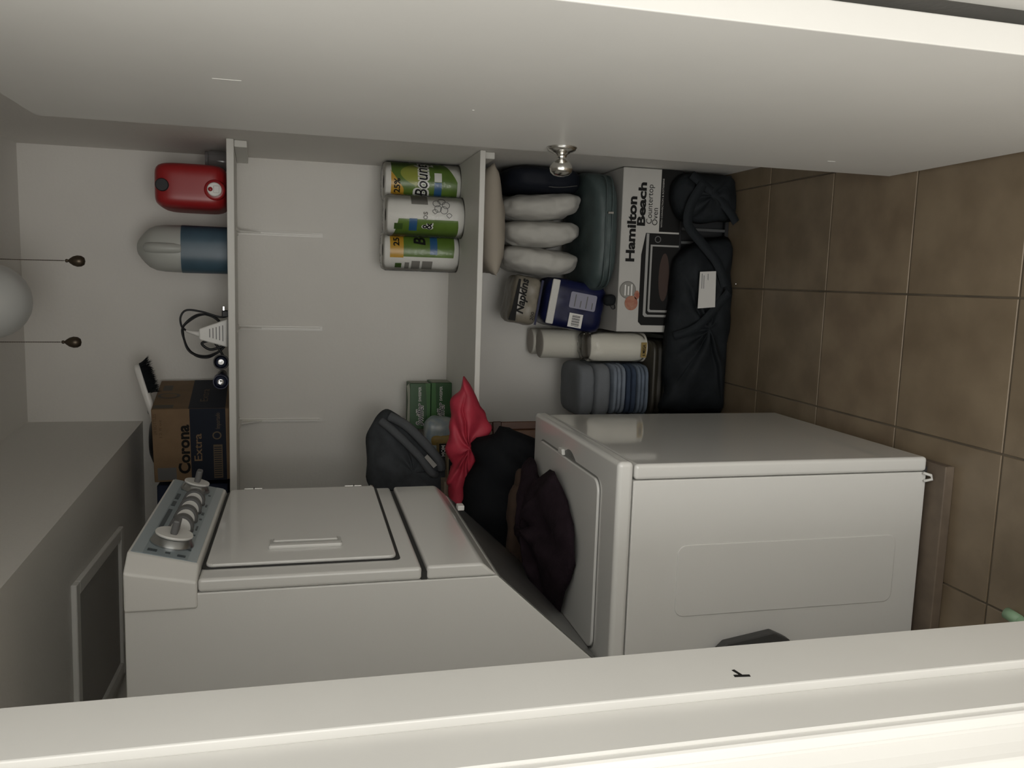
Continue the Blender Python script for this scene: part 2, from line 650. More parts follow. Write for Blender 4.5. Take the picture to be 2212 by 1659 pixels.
box('shelf_board', XL + .001, XR - .001, 0.0, 0.4285, 0, 0.022, SHELF, s1, 0.002, 2)
for bx in (0.14, -0.205, -0.55):
    bracket(s1, bx, 0.0, 0.4285)
box('cleat', XR - .022, XR - .001, 0.02, 0.428, -0.039, -0.0003, SHELF, s1, 0.0015, 1)
s2 = thing('wall_shelf', 'lower white shelf carrying paper towels and green boxes', 'shelf', (0, 2.98, ZS - 0.018))
box('shelf_board', XL + .001, XR - .001, -0.34, 0.208, 0, 0.018, SHELF, s2, 0.002, 2)
box('cleat', XR - .022, XR - .001, -0.31, 0.208, -0.036, -0.0003, SHELF, s2, 0.0015, 1)
box('cleat', XL + .001, XL + .022, -0.31, 0.208, -0.036, -0.0003, SHELF, s2, 0.0015, 1)

# ------------------------------------------------------------------ ceiling lamp with pull chains
GL = mat('frosted_globe', (0.52, 0.53, 0.515), 0.35, trans=0.0, spec=0.5, coat=0.2)
cl = thing('ceiling_lamp', 'unlit frosted globe ceiling lamp with two pull chains', 'lamp', (-0.10, 2.50, ZC))
lathe('canopy', [(0.001, 0.0), (0.135, 0.0), (0.135, -0.02), (0.12, -0.035), (0.06, -0.045), (0.055, -0.06)], WHITEP, cl, 32)
prof = [(0.055, -0.05)]
for i in range(13):
    t = radians(35 + i * (180 - 35) / 12)
    prof.append((0.102 * sin(t) if i < 12 else 0.0, -0.122 + 0.102 * cos(t)))
lathe('globe', prof, GL, cl, 40)
for (dx, zt, zf) in ((0.110, -0.02, -0.315), (-0.110, -0.02, -0.299)):
    ch = bmesh.new()
    L = (zt - zf)
    nb = int(L / 0.0042)
    for i in range(nb):
        bmesh.ops.create_icosphere(ch, subdivisions=1, radius=0.0016,
                                   matrix=Matrix.Translation((dx + 0.003 * i / nb, -0.02, zt - i * 0.0042)))
    c_ = bm_obj('pull_chain', ch, BRONZE, cl, smooth=True)
    tube('chain_wire', [(dx, -0.02, zt), (dx + 0.003, -0.02, zf)], 0.0009, BRONZE, c_, 6)
    lathe('fob', [(0.0, 0.0), (0.004, -0.001), (0.005, -0.005), (0.003, -0.008), (0.007, -0.012), (0.0125, -0.02), (0.0155, -0.03),
                  (0.0145, -0.04), (0.010, -0.047), (0.0, -0.05)], BRONZE, c_, 20,
          Matrix.Translation((dx + 0.003, -0.02, zf)))

# ------------------------------------------------------------------ stacked washer and dryer
M0 = (-0.75, 2.0, 0.0)
mc = thing('washer_dryer', 'white stacked washer and dryer tower facing the door', 'washer dryer', M0)


def wn(o):
    m_ = o.modifiers.new('weighted_normals', 'WEIGHTED_NORMAL')
    m_.keep_sharp = True
    m_.weight = 100
    return o


def mb(name, x0, x1, y0, y1, z0, z1, m=ENAMEL2, bev=0.004, seg=3, par=None):
    return wn(mark_sharp(box(name, x0 - M0[0], x1 - M0[0], y0 - M0[1], y1 - M0[1], z0, z1, m, par or mc, bev, seg), 50))


def mp(name, poly, d0, d1, axis, m=ENAMEL2, bev=0.0, par=None, seg=2):
    if axis == 'Y':
        poly = [(x - M0[0], z) for x, z in poly]
        d0, d1 = d0 - M0[1], d1 - M0[1]
    elif axis == 'X':
        poly = [(y - M0[1], z) for y, z in poly]
        d0, d1 = d0 - M0[0], d1 - M0[0]
    else:
        poly = [(x - M0[0], y - M0[1]) for x, y in poly]
    return wn(mark_sharp(prism(name, poly, d0, d1, axis, m, par or mc, bev, seg), 50))


YN, YF = 1.66, 2.333
mb('washer_cabinet', -1.09, -0.4312, YN + .001, YF - .001, 0.036, 0.797, ENAMEL2, 0.003)
mp('embossed_panel', rrect(-0.752, -0.584, 0.108, 0.682, 0.022), YN - 0.0016, YN + 0.002, 'Y', ENAMEL2, 0.0013)
mb('washer_front', -0.43, -0.394, YN, YF, 0.036, 0.7955, ENAMELG, 0.009)
mb('washer_deck', -1.09, -0.388, YN - .002, YF + .002, 0.7985, 0.836, ENAMEL, 0.011, 4)
lid_g = mp('lid_gap', rrect(-0.872, -0.450, 1.760, 2.268, 0.032), 0.834, 0.8366, 'Z', mat('shadow_gap', (0.2, 0.2, 0.19), 0.6))
lid = mp('washer_lid', rrect(-0.868, -0.4545, 1.7645, 2.2635, 0.030), 0.834, 0.8425, 'Z', ENAMEL, 0.003)
mp('finger_recess', [(-0.4505 + 0.020 * sin(pi * i / 12), 1.945 + 0.105 * i / 12) for i in range(13)], 0.8355, 0.8369, 'Z',
   mat('recess_grey', (0.16, 0.16, 0.155), 0.5), 0, lid)
mp('lid_tab', [(-0.452, 2.03), (-0.4365, 2.036), (-0.4365, 2.064), (-0.452, 2.07)], 0.8365, 0.846, 'Z', WHITEP, 0.002, lid)
# dryer body: its underside slopes down to the rear
mp('dryer_cabinet', [(-0.6305, 1.838), (-1.09, 1.838), (-1.09, 0.845), (-0.865, 0.845), (-0.6305, 1.0985)], YN + .001, YF - .001, 'Y', ENAMEL2, 0.003)
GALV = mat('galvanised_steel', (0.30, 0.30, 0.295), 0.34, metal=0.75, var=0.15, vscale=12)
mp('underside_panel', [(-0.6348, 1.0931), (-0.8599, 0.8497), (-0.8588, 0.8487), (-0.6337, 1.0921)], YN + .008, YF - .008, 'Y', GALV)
mp('dryer_front', [(-0.63, 1.262), (-0.602, 1.262), (-0.602, 1.704), (-0.63, 1.704)], YN, YF, 'Y', ENAMEL, 0.008, seg=4)
mp('lower_panel', [(-0.63, 1.099), (-0.600, 1.132), (-0.600, 1.2515), (-0.63, 1.2515)], YN, YF, 'Y', ENAMEL, 0.007, seg=4)
mb('panel_gap', -0.63, -0.612, YN + .004, YF - .004, 1.2505, 1.263, DARKGAP, 0)  # near-black strip: shade of the open seam put into its colour
mp('door_gap', rrect(1.714, 2.327, 1.3005, 1.703, 0.012), -0.6025, -0.6005, 'X', DARKGAP)  # dark slab behind the door, its colour standing in for groove shade
dd = mp('dryer_door', rrect(1.722, 2.325, 1.3085, 1.696, 0.016), -0.602, -0.5935, 'X', ENAMEL, 0.003)
mp('handle_recess', rrect(1.800, 1.868, 1.420, 1.575, 0.004), -0.5936, -0.5929, 'X', mat('recess_white', (0.55, 0.55, 0.53), 0.35), 0, dd)
mp('handle_lip', rrect(1.800, 1.816, 1.420, 1.575, 0.003), -0.594, -0.586, 'X', ENAMEL, 0.002, dd)
mp('handle_lip', rrect(1.845, 1.862, 1.428, 1.567, 0.003), -0.594, -0.589, 'X', ENAMEL, 0.002, dd)
for hz in (1.612, 1.342):
    hg = mb('hinge', -0.598, -0.5915, 2.326, 2.3315, hz, hz + 0.048, CHROME, 0.0012)
    mb('hinge_pin', -0.597, -0.5900, 2.3255, 2.3320, hz + 0.021, hz + 0.0235, DARKGAP, 0, 1, hg)
# console
zb, zt = 1.7045, 1.838
bot = [(-0.66, 1.655), (-0.606, 1.655), (-0.584, 1.70), (-0.584, 2.293), (-0.606, 2.338), (-0.66, 2.338)]
top = [(-0.66, 1.655), (-0.580, 1.655), (-0.551, 1.70), (-0.551, 2.293), (-0.580, 2.338), (-0.66, 2.338)]
bm = bmesh.new()
A = [bm.verts.new((x - M0[0], y - M0[1], zb)) for x, y in bot]
B = [bm.verts.new((x - M0[0], y - M0[1], zt)) for x, y in top]
bm.faces.new(list(reversed(A)))
bm.faces.new(B)
for i in range(6):
    bm.faces.new((A[i], A[(i + 1) % 6], B[(i + 1) % 6], B[i]))
bmesh.ops.bevel(bm, geom=bm.edges[:], offset=0.005, segments=3, profile=0.5, affect='EDGES')
con = wn(mark_sharp(bm_obj('console', bm, WHITEP, mc), 50))
tl = math.atan2(0.033, zt - zb)
# console frame: origin at face bottom; a along y (towards viewer = right of face), b up the face, c out of it
nF = Vector((cos(tl), 0, -sin(tl)))
bF = Vector((sin(tl), 0, cos(tl)))
oF = Vector((-0.584 - M0[0], -M0[1], zb))


def CF(y, b, c=0.0):
    return oF + Vector((0, y, 0)) + bF * b + nF * c


BLUEG = mat('console_blue_grey', (0.26, 0.31, 0.335), 0.3)
BLUEL = mat('console_pale_blue', (0.36, 0.415, 0.44), 0.3)
TEAL = mat('console_dark_print', (0.05, 0.068, 0.078), 0.4)


def cslab(name, y0, y1, b0, b1, c0, c1, m, par=con):
    V = [CF(y, b, c) for c in (c0, c1) for (y, b) in ((y0, b0), (y1, b0), (y1, b1), (y0, b1))]
    return obj(name, V, [(0, 1, 2, 3), (7, 6, 5, 4), (0, 4, 5, 1), (1, 5, 6, 2), (2, 6, 7, 3), (3, 7, 4, 0)], m, par)


cslab('console_face', 1.704, 2.289, 0.006, 0.131, -0.001, 0.0012, BLUEG)
cslab('console_stripe', 1.704, 2.289, 0.110, 0.131, 0.001, 0.0017, BLUEL)
cslab('console_stripe', 1.704, 2.289, 0.006, 0.024, 0.001, 0.0017, BLUEL)
for (y0, y1, b0, b1) in ((1.845, 2.02, 0.098, 0.107), (2.05, 2.09, 0.098, 0.107), (2.11, 2.16, 0.098, 0.107), (1.722, 1.735, 0.086, 0.104), (1.722, 1.731, 0.060, 0.070),
                         (1.86, 1.868, 0.028, 0.034), (1.90, 1.93, 0.029, 0.033), (1.98, 1.99, 0.028, 0.034), (2.02, 2.04, 0.028, 0.034), (2.09, 2.11, 0.028, 0.033),
                         (1.716, 1.727, 0.030, 0.046), (2.20, 2.215, 0.098, 0.104), (1.76, 1.768, 0.024, 0.030), (2.19, 2.2, 0.03, 0.036)):
    cslab('console_print', y0, y1, b0, b1, 0.001, 0.0021, TEAL)


def dial_m(y, b):
    M = Matrix.Identity(4)
    ax, ay, az = Vector((0, -1, 0)), bF, nF
    for i in range(3):
        M[i][0], M[i][1], M[i][2] = ax[i], ay[i], az[i]
    p = CF(y, b, 0.0012)
    M[0][3], M[1][3], M[2][3] = p
    return M


SKIRT = mat('dial_silver', (0.42, 0.43, 0.43), 0.25, metal=0.9)
GRIP = mat('dial_grip_grey', (0.12, 0.12, 0.12), 0.5)
for (y, b, R) in ((1.79, 0.066, 0.044), (2.225, 0.072, 0.036)):
    M = dial_m(y, b)
    dk = lathe('dial', [(0.0, 0), (R, 0.0), (R, 0.003), (R * 0.80, 0.017), (R * 0.72, 0.019), (0, 0.019)], SKIRT, con, 40, M)
    mark_sharp(dk, 30)
    mark_sharp(lathe('dial_cap', [(0.0, 0.0185), (R * 0.84, 0.0185), (R * 0.86, 0.021), (R * 0.84, 0.0235), (0, 0.024)], WHITEP, dk, 40, M), 30)
    box('dial_grip', -R * .42, R * .42, -0.0072, 0.0072, 0.022, 0.054, GRIP, dk, 0.004, 2, M)
hd = [(0.0255 * cos(pi * i / 14), 0.004 + 0.030 * sin(pi * i / 14)) for i in range(15)]
hs = [(0.0205 * cos(pi * i / 14), 0.004 + 0.0245 * sin(pi * i / 14)) for i in range(15)]
for y in (1.890, 1.962, 2.036, 2.108):
    M = dial_m(y, 0.062)
    dk = mark_sharp(lathe('knob', [(0.0, 0), (0.027, 0.0), (0.027, 0.003), (0.025, 0.0045), (0, 0.0045)], GRIP, con, 28, M), 30)
    prism('knob_blade', hd, -0.012, 0.012, 'X', GRIP, dk, 0.001, 1, M)
    prism('knob_face', hs, 0.0115, 0.0128, 'X', WHITEP, dk, 0, 1, M)
mb('cabinet_foot', -0.45, -0.42, 1.67, 1.70, 0.0265, 0.037, DARKGAP, 0.002)
mb('cabinet_foot', -1.07, -1.04, 1.67, 1.70, 0.0265, 0.037, DARKGAP, 0.002)
mb('cabinet_foot', -0.45, -0.42, 2.29, 2.32, 0.0265, 0.037, DARKGAP, 0.002)
mb('cabinet_foot', -1.07, -1.04, 2.29, 2.32, 0.0265, 0.037, DARKGAP, 0.002)
tube('bottom_clip', [(-0.432 - M0[0], 1.656 - M0[1], 0.050), (-0.436 - M0[0], 1.648 - M0[1], 0.034), (-0.446 - M0[0], 1.648 - M0[1], 0.030), (-0.452 - M0[0], 1.656 - M0[1], 0.046)],
     0.0035, WHITEP, mc, 8)
mb('seam_clip', -0.612, -0.598, 2.10, 2.128, 1.088, 1.106, WHITEP, 0.003)

WOODB = mat('worn_brown_board', (0.17, 0.13, 0.095), 0.7, var=0.3, vscale=14)
tb = box('base_board', -1.12, -0.408, 1.612, 2.37, 0.0005, 0.026, WOODB, None, 0.002, 1)
tag(tb, 'thin worn brown board under the washer', 'board')

# washer side: dustpan hung by the jamb
DG = mat('dark_grey_plastic', (0.055, 0.055, 0.054), 0.5)
dp = thing('dustpan', 'dark grey dustpan standing against washer side by the jamb', 'dustpan', (-0.90, 1.634, 0.0))
prism('pan', [(-0.12, 0.40), (0.086, 0.40), (0.095, 0.416), (0.110, 0.447), (0.092, 0.566), (0.06, 0.60), (-0.12, 0.63)], -0.012, 0.012, 'Y', DG, dp, 0.004)
prism('pan_rim', [(-0.12, 0.405), (0.084, 0.405), (0.084, 0.415), (-0.12, 0.415)], -0.020, -0.0125, 'Y', DG, dp, 0.002)
tube('handle', [(0.0, 0.0, 0.63), (0.0, 0.0, 0.78)], 0.012, DG, dp, 10)
tube('leg', [(0.0, 0.0, 0.0265), (0.0, 0.0, 0.41)], 0.010, DG, dp, 10)

# ------------------------------------------------------------------ upper shelf things
RED = mat('red_plastic', (0.30, 0.012, 0.014), 0.35)
j = thing('detergent_jug', 'red detergent jug with black cap and white push tap', 'jug', (0.261, 2.965, ZU(2.965)), rot=(TH, 0, 0))


def jug_shape(q, p):
    s = 1.0 - 0.07 * max(0, p.z) ** 3 - 0.05 * max(0, -p.z) ** 4
    return Vector((q.x * s, q.y, q.z + 0.109))


softbox('body', 0.072, 0.150, 0.109, RED, j, n=6.5, res=18, shape=jug_shape)
yax = Matrix.Rotation(pi / 2, 4, 'X')       # lathe axis z -> -y
c_ = mark_sharp(lathe('cap', [(0, 0), (0.0195, 0), (0.0195, 0.016), (0.0175, 0.018), (0, 0.018)], BLACKP, j, 28, Matrix.Translation((-0.004, -0.143, 0.190)) @ yax), 30)
r_ = lathe('tap_ring', [(0.0, 0), (0.034, 0.0), (0.031, 0.012), (0.026, 0.014), (0, 0.014)], RED, j, 28, Matrix.Translation((-0.010, -0.141, 0.037)) @ yax)
tp = mark_sharp(lathe('tap', [(0, 0.01), (0.0215, 0.01), (0.0215, 0.026), (0.019, 0.028), (0, 0.028)], WHITEP, j, 28, Matrix.Translation((-0.010, -0.141, 0.037)) @ yax), 30)
lathe('tap_spout', [(0, 0), (0.007, 0.0), (0.006, 0.002), (0, 0.002)], RED, tp, 16, Matrix.Translation((-0.010, -0.1695, 0.049)) @ yax)
box('tap_button', -0.021, 0.001, -0.1735, -0.168, 0.022, 0.040, WHITEP, tp, 0.002)

jar = thing('glass_jar', 'small dark glass jar in the corner behind the red jug', 'jar', (0.365, 3.02, ZU(3.02)), rot=(TH, 0, 0))
SMOKE = mat('smoky_glass', (0.22, 0.21, 0.21), 0.12, alpha=0.6)
lathe('body', [(0, 0), (0.033, 0), (0.034, 0.004), (0.034, 0.055), (0.030, 0.064), (0.028, 0.064), (0, 0.064)], SMOKE, jar, 28)
lathe('rim', [(0.028, 0.064), (0.0305, 0.066), (0.0305, 0.074), (0.028, 0.074), (0.0, 0.073)], SMOKE, jar, 28)

FROST = mat('frosted_plastic', (0.44, 0.45, 0.42), 0.4, alpha=0.9)
BLUE = mat('blue_grey_label', (0.055, 0.105, 0.145), 0.4, var=0.15, vscale=15)
g = thing('gallon_jug', 'frosted gallon jug with slate blue lower wrap', 'jug', (0.066, 2.965, ZU(2.965)), rot=(TH, 0, 0))
loft('body', [(0.0, 0, 0, 0.070, 0.070, 3.2), (0.006, 0, 0, 0.076, 0.076, 3.0), (0.15, 0, 0, 0.077, 0.077, 2.8), (0.20, 0, 0, 0.0755, 0.075, 2.6), (0.225, 0, 0, 0.072, 0.072, 2.4), (0.245, 0, 0, 0.063, 0.063, 2.2),
              (0.260, 0, 0, 0.049, 0.050, 2.1), (0.272, 0, 0, 0.034, 0.036, 2), (0.280, 0, 0, 0.022, 0.022, 2), (0.283, 0, 0, 0.014, 0.014, 2)], FROST, g, 48)
loft('wrap', [(0.004, 0, 0, 0.0775, 0.0775, 3.0), (0.146, 0, 0, 0.0782, 0.0782, 2.8)], BLUE, g, 48, cap=False)
tube('grip_handle', spline([(0.0, -0.048, 0.246), (0.0, -0.066, 0.225), (0.0, -0.070, 0.18), (0.0, -0.064, 0.148)], 6), 0.018, FROST, g, 12)
flat('care_print', [(0.0, 0.05), (0.012, 0.05), (0.012, 0.11), (0.0, 0.11)], WHITEP, g, lambda a, b: (0.066 + a * .3, -0.0515 + a, b))
flat('wrap_print', [(0.0, 0.03), (0.02, 0.03), (0.02, 0.135), (0.0, 0.135)], INK, g, lambda a, b: (0.0615 + a * .42, -0.0585 + a, b))

# power adapter with its cord
pa = thing('power_adapter', 'white wedge-shaped power adapter with coiled black cord', 'adapter', (-0.203, 2.86, ZU(2.86)), rot=(TH, 0, 0))
bd = prism('body', [(-0.046, 0.006), (0.047, 0.004), (0.014, 0.092), (-0.022, 0.092)], -0.012, 0.012, 'Y', WHITEP, pa, 0.004)
loft('neck', [(0.088, -0.004, 0, 0.011, 0.008, 2), (0.105, -0.002, 0, 0.007, 0.006, 2), (0.132, 0.006, 0, 0.0045, 0.0045, 2)], WHITEP, pa, 16)
box('base_block', -0.044, 0.046, -0.01, 0.014, 0.0, 0.008, mat('adapter_grey', (0.3, 0.3, 0.29), 0.5), pa, 0.002)
for k in range(5):
    box('print_line', -0.026 + 0.003 * k, 0.026 - 0.003 * k, -0.01225, -0.0119, 0.018 + k * 0.010, 0.0205 + k * 0.010, GREYINK, bd)
cord = []
for k in range(30):
    a = 2 * pi * k / 12
    cord.append((-0.012 + (0.070 + 0.004 * sin(k * 1.3)) * cos(a + 1.2), 0.028 + 0.010 * sin(k * .9), 0.078 + (0.066 + 0.005 * cos(k * 2.1)) * sin(a + 1.2)))
tube('cord', spline(cord, 6), 0.0032, BLACKP, pa, 8)
tube('cord', spline([(0.006, 0, 0.130), (0.020, 0.004, 0.145), (0.05, 0.008, 0.148), (0.072, 0.01, 0.13), (0.068, 0.012, 0.085), (0.052, 0.012, 0.03), (0.055, 0.012, 0.004)], 8), 0.0034, BLACKP, pa, 8)
tube('cord', spline([(-0.045, 0.012, 0.02), (-0.055, 0.01, 0.06), (-0.035, 0.01, 0.085), (-0.03, 0.012, 0.05), (-0.075, 0.012, 0.02), (-0.10, 0.01, 0.006)], 8), 0.0042, BLACKP, pa, 8)
box('plug', 0.052, 0.074, -0.004, 0.02, 0.001, 0.022, BLACKP, pa, 0.003)
box('prong', 0.070, 0.086, 0.002, 0.004, 0.014, 0.018, STEEL, pa)

# flashlights
LENS = mat('flashlight_lens', (0.10, 0.12, 0.2), 0.05, metal=0.6)
NAVYP = mat('navy_plastic', (0.012, 0.016, 0.05), 0.3)


def flashlight(loc, rz, label, body):
    f = thing('flashlight', label, 'flashlight', loc, rz, 'flashlights beside the beer carton', rot=(TH, 0, rz))
    R = 0.0245
    T = Matrix.Translation((0, 0, R + .0005)) @ yax
    mark_sharp(lathe('head', [(0.0, 0.0), (R * .8, 0.0), (R, 0.012), (R, 0.04), (R * .95, 0.045), (R * .86, 0.045), (R * .80, 0.040), (0, 0.038)], body, f, 28, T), 30)
    lathe('barrel', [(0, -0.10), (R * .62, -0.10), (R * .66, 0.0)], body, f, 20, T)
    lathe('lens', [(R * .84, 0.041), (R * .3, 0.0425), (0, 0.043)], LENS, f, 24, T)
    lathe('reflector', [(R * .45, 0.0432), (R * .40, 0.047), (R * .2, 0.047), (R * .18, 0.0435)], STEEL, f, 24, T)
    return f


flashlight((-0.300, 2.875, ZU(2.875)), 0.1, 'black flashlight lying beside the adapter cord', BLACKP)
flashlight((-0.353, 2.835, ZU(2.835)), -0.06, 'navy flashlight lying against the beer carton', NAVYP)

# beer carton, turned a little
KRAFT = mat('kraft_cardboard', (0.205, 0.132, 0.072), 0.8, var=0.12, vscale=18)
NAVY = mat('navy_print', (0.018, 0.022, 0.033), 0.55, spec=0.12)
cb = thing('beer_carton', 'kraft beer carton with navy lower band and black lettering', 'box', (-0.542, 2.995, ZU(2.995)), rot=(TH, 0, radians(-9)))
W, D, Hh = 0.125, 0.165, 0.236
box('carton', -W, W, -D, D, 0.0, Hh, KRAFT, cb, 0.002, 1)
FR = lambda a, b: (a, -D - 0.0006, b)
FR2 = lambda a, b: (a, -D - 0.0011, b)
SR = lambda a, b: (W + 0.0006, a, b)
SR2 = lambda a, b: (W + 0.0011, a, b)
q = lambda x0, x1, y0, y1: [(x0, y0), (x1, y0), (x1, y1), (x0, y1)]
flat('navy_band', q(-W, W, 0.012, 0.122), NAVY, cb, FR)
flat('navy_band', q(-D, D, 0.012, 0.125), NAVY, cb, SR)
text('Corona', INK, cb, FR2, -0.098, 0.126, 0.034, 0.170, bold=0.035)
text('Extra', KRAFT, cb, FR2, -0.055, 0.088, 0.024, 0.095, bold=0.01)
text('24 BOTTLES', mat('carton_brown_print', (0.11, 0.065, 0.03), 0.7), cb, FR2, 0.04, 0.222, 0.010, 0.07)
text('12 fl oz', MATS['carton_brown_print'], cb, FR2, 0.03, 0.207, 0.008, 0.06)
flat('carton_panel', q(-0.118, -0.075, 0.168, 0.225), GREYINK, cb, FR2)
TAN = mat('tan_print', (0.12, 0.085, 0.05), 0.7)
flat('barcode_panel', q(-0.118, 0.0, 0.024, 0.052), TAN, cb, FR2)
for k in range(14):
    flat('barcode_bar', q(-0.112 + k * 0.0078, -0.112 + k * 0.0078 + 0.003, 0.027, 0.050), NAVY, cb, lambda a, b: (a, -D - 0.0015, b))
flat('seal_print', circ(0.032, 0.040, 0.014), TAN, cb, FR2)
flat('seal_print', circ(0.032, 0.040, 0.010), NAVY, cb, lambda a, b: (a, -D - 0.0015, b))
text('Importado', TAN, cb, FR2, 0.055, 0.030, 0.014, 0.055)
flat('side_print', q(-0.155, -0.122, 0.172, 0.232), mat('faded_print', (0.10, 0.09, 0.07), 0.7), cb, SR2)
flat('side_print', circ(-0.02, 0.195, 0.030, 24, 0.036), MATS['faded_print'], cb, SR2)
flat('side_print', circ(-0.02, 0.195, 0.022, 24, 0.026), KRAFT, cb, lambda a, b: (W + 0.0015, a, b))
flat('side_print', q(0.04, 0.10, 0.19, 0.22), MATS['faded_print'], cb, SR2)
text('Extra', TAN, cb, SR2, -0.09, 0.07, 0.024, 0.14)

bc = box('navy_box', -0.86, -0.718, 2.90, 3.10, ZU(3.10), ZU(3.10) + 0.225, mat('navy_card', (0.02, 0.028, 0.055), 0.6, spec=0.25), None, 0.003, 1)
tag(bc, 'dark navy box between the beer carton and left wall', 'box')
bl = thing('serving_tray', 'shallow black round tray lying on the beer carton', 'tray', (-0.585, 3.02, ZU(3.02) + Hh + .001), rot=(TH, 0, 0))
lathe('dome', [(0.0, 0.0), (0.085, 0.0), (0.088, 0.006), (0.080, 0.018), (0.055, 0.028), (0, 0.032)], BLACKP, bl, 36)
lathe('rim', [(0.088, 0.0), (0.091, 0.002), (0.091, 0.007), (0.088, 0.008)], BLACKP, bl, 36)
cp = thing('plastic_cup', 'small crumpled clear plastic cup on the beer carton', 'cup', (-0.468, 2.975, ZU(2.975) + Hh + .0005))
loft('cup_wall', [(0.0, 0, 0, 0.016, 0.014, 2), (0.012, 0, 0, 0.019, 0.016, 2.2), (0.026, 0.002, 0, 0.022, 0.017, 2.4)], mat('clear_grey_plastic', (0.4, 0.4, 0.38), 0.2, alpha=0.6), cp, 20, wob=0.002, wscale=60)
loft('cup_rim', [(0.026, 0.002, 0, 0.0225, 0.0175, 2.4), (0.0285, 0.002, 0, 0.0225, 0.0175, 2.4)], MATS['clear_grey_plastic'], cp, 20)

# scrubbing brush tilted on the carton
br = thing('scrub_brush', 'white handled brush with black bristles tilted on the carton', 'brush', (-0.42, 2.90, ZU(2.90) + Hh + 0.004),
           rot=(0, radians(-17), radians(10)))
loft('handle', [(-0.075, 0, 0, 0.008, 0.010, 2.4), (-0.07, 0, 0, 0.011, 0.014, 2.6), (-0.02, 0, 0, 0.012, 0.015, 2.8), (0.02, 0, 0, 0.0135, 0.019, 3), (0.10, 0, 0, 0.0135, 0.022, 3), (0.115, 0, 0, 0.010, 0.016, 2.5)],
     WHITEP, br, 20, Matrix.Translation((0, 0, 0.017)) @ Matrix.Rotation(pi / 2, 4, 'Y'))
bb = bmesh.new()
for i in range(30):
    for jx in range(10):
        x = 0.018 + i * 0.0033 + random.uniform(-.001, .001)
        y = -0.019 + jx * 0.0042
        e = Vector((x + random.uniform(-.012, .012) + (0.014 if i > 25 else 0), y * 1.25 + random.uniform(-.004, .004), -0.024 + random.uniform(-.007, .004)))
        vs = [bb.verts.new((x + .0032 * cos(t), y + .0032 * sin(t), 0.008)) for t in (0, 2.1, 4.2)]
        ve = bb.verts.new(e)
        for k in range(3):
            bb.faces.new((vs[k], vs[(k + 1) % 3], ve))
brs = bm_obj('bristles', bb, BLACKF, br)
brs['kind'] = 'stuff'

# ------------------------------------------------------------------ lower shelf things
GREEN = mat('towel_green', (0.115, 0.20, 0.03), 0.35, var=0.2, vscale=30)
GREEN2 = mat('towel_dark_green', (0.05, 0.10, 0.02), 0.35)
YEL = mat('towel_yellow', (0.52, 0.30, 0.03), 0.35)
SKY = mat('towel_blue', (0.025, 0.10, 0.23), 0.35)
PRINTG = mat('towel_grey_print', (0.22, 0.21, 0.19), 0.6)
LIME = mat('towel_lime', (0.30, 0.33, 0.06), 0.35)
RR, RH = 0.0685, 0.268


def roll(loc, rz, label):
    t = thing('paper_towel_roll', label, 'paper towel', loc, rz, 'wrapped paper towels on the lower shelf')
    b = lathe('paper', [(0.0, 0.0), (RR - .004, 0.0), (RR, 0.004), (RR, RH - .005), (RR - .005, RH), (0.022, RH), (0.0205, RH - .012), (0.0, RH - 0.012)], PAPER, t, 40)
    mark_sharp(b, 50)
    lathe('core', [(0.0, RH - .010), (0.019, RH - .010), (0.0202, RH - .001), (0.0215, RH - .001)], mat('core_card', (0.2, 0.16, 0.12), 0.8), t, 20)
    return t


def wrap(off):
    def f(s, z):
        a = s / RR
        return ((RR + off) * sin(a), -(RR + off) * cos(a), z)
    return f


def patch(parent, name, lower, upper, s0, s1, m, off, n=22):
    """band on the roll between two curves z=lower(s) and z=upper(s)"""
    V, Fc = [], []
    T = wrap(off)
    for i in range(n + 1):
        s = s0 + (s1 - s0) * i / n
        lo, hi = lower(s), upper(s)
        V += [T(s, lo), T(s, hi)]
    for i in range(n):
        Fc.append((2 * i, 2 * i + 2, 2 * i + 3, 2 * i + 1))
    return obj(name, V, Fc, m, parent, smooth=True)


K = lambda v: (lambda s: v)
r1 = roll((0.331, 3.028, ZS), -0.10, 'paper towel roll nearest the right wall with large 25% print')
patch(r1, 'print_band', lambda s: 0.014 + max(0, (s - 0.01) * 0.55), K(0.246), -0.105, 0.105, GREEN, 0.0008)
patch(r1, 'print_band', lambda s: 0.203 + max(0, s + 0.02) * 0.75, K(0.2475), -0.105, 0.043, YEL, 0.0012)
patch(r1, 'print_swirl', lambda s: 0.118 + (s - .035) ** 2 * 22, lambda s: 0.215 - (s - .035) ** 2 * 28, -0.012, 0.08, LIME, 0.0011)
patch(r1, 'print_block', K(0.070), K(0.096), -0.075, 0.006, SKY, 0.0014)
patch(r1, 'print_block', K(0.070), K(0.096), 0.008, 0.040, WHITEP, 0.0014)
text('25%', INK, r1, wrap(0.0018), -0.036, 0.217, 0.020, 0.050, bold=0.03, sub=1)
text('Bounty', WHITEP, r1, wrap(0.0017), -0.046, 0.119, 0.048, 0.150, bold=0.075, shear=0.15, sub=1, name='lettering_outline')
text('Bounty', INK, r1, wrap(0.0023), -0.044, 0.121, 0.043, 0.146, bold=0.01, shear=0.15, sub=1)
r2 = roll((0.210, 2.945, ZS), 0.05, 'middle paper towel roll with flower sketch and torn wrap')
patch(r2, 'print_band', lambda s: 0.020 + (s + .06) ** 2 * 2, lambda s: 0.245 - (s + .10) * 0.2, -0.105, -0.018, GREEN, 0.0008)
patch(r2, 'print_block', K(0.165), K(0.192), -0.062, -0.016, SKY, 0.0013)
patch(r2, 'print_block', K(0.214), K(0.243), -0.058, -0.034, GREEN2, 0.0013)
patch(r2, 'print_block', K(0.128), K(0.185), 0.034, 0.095, PRINTG, 0.0008)
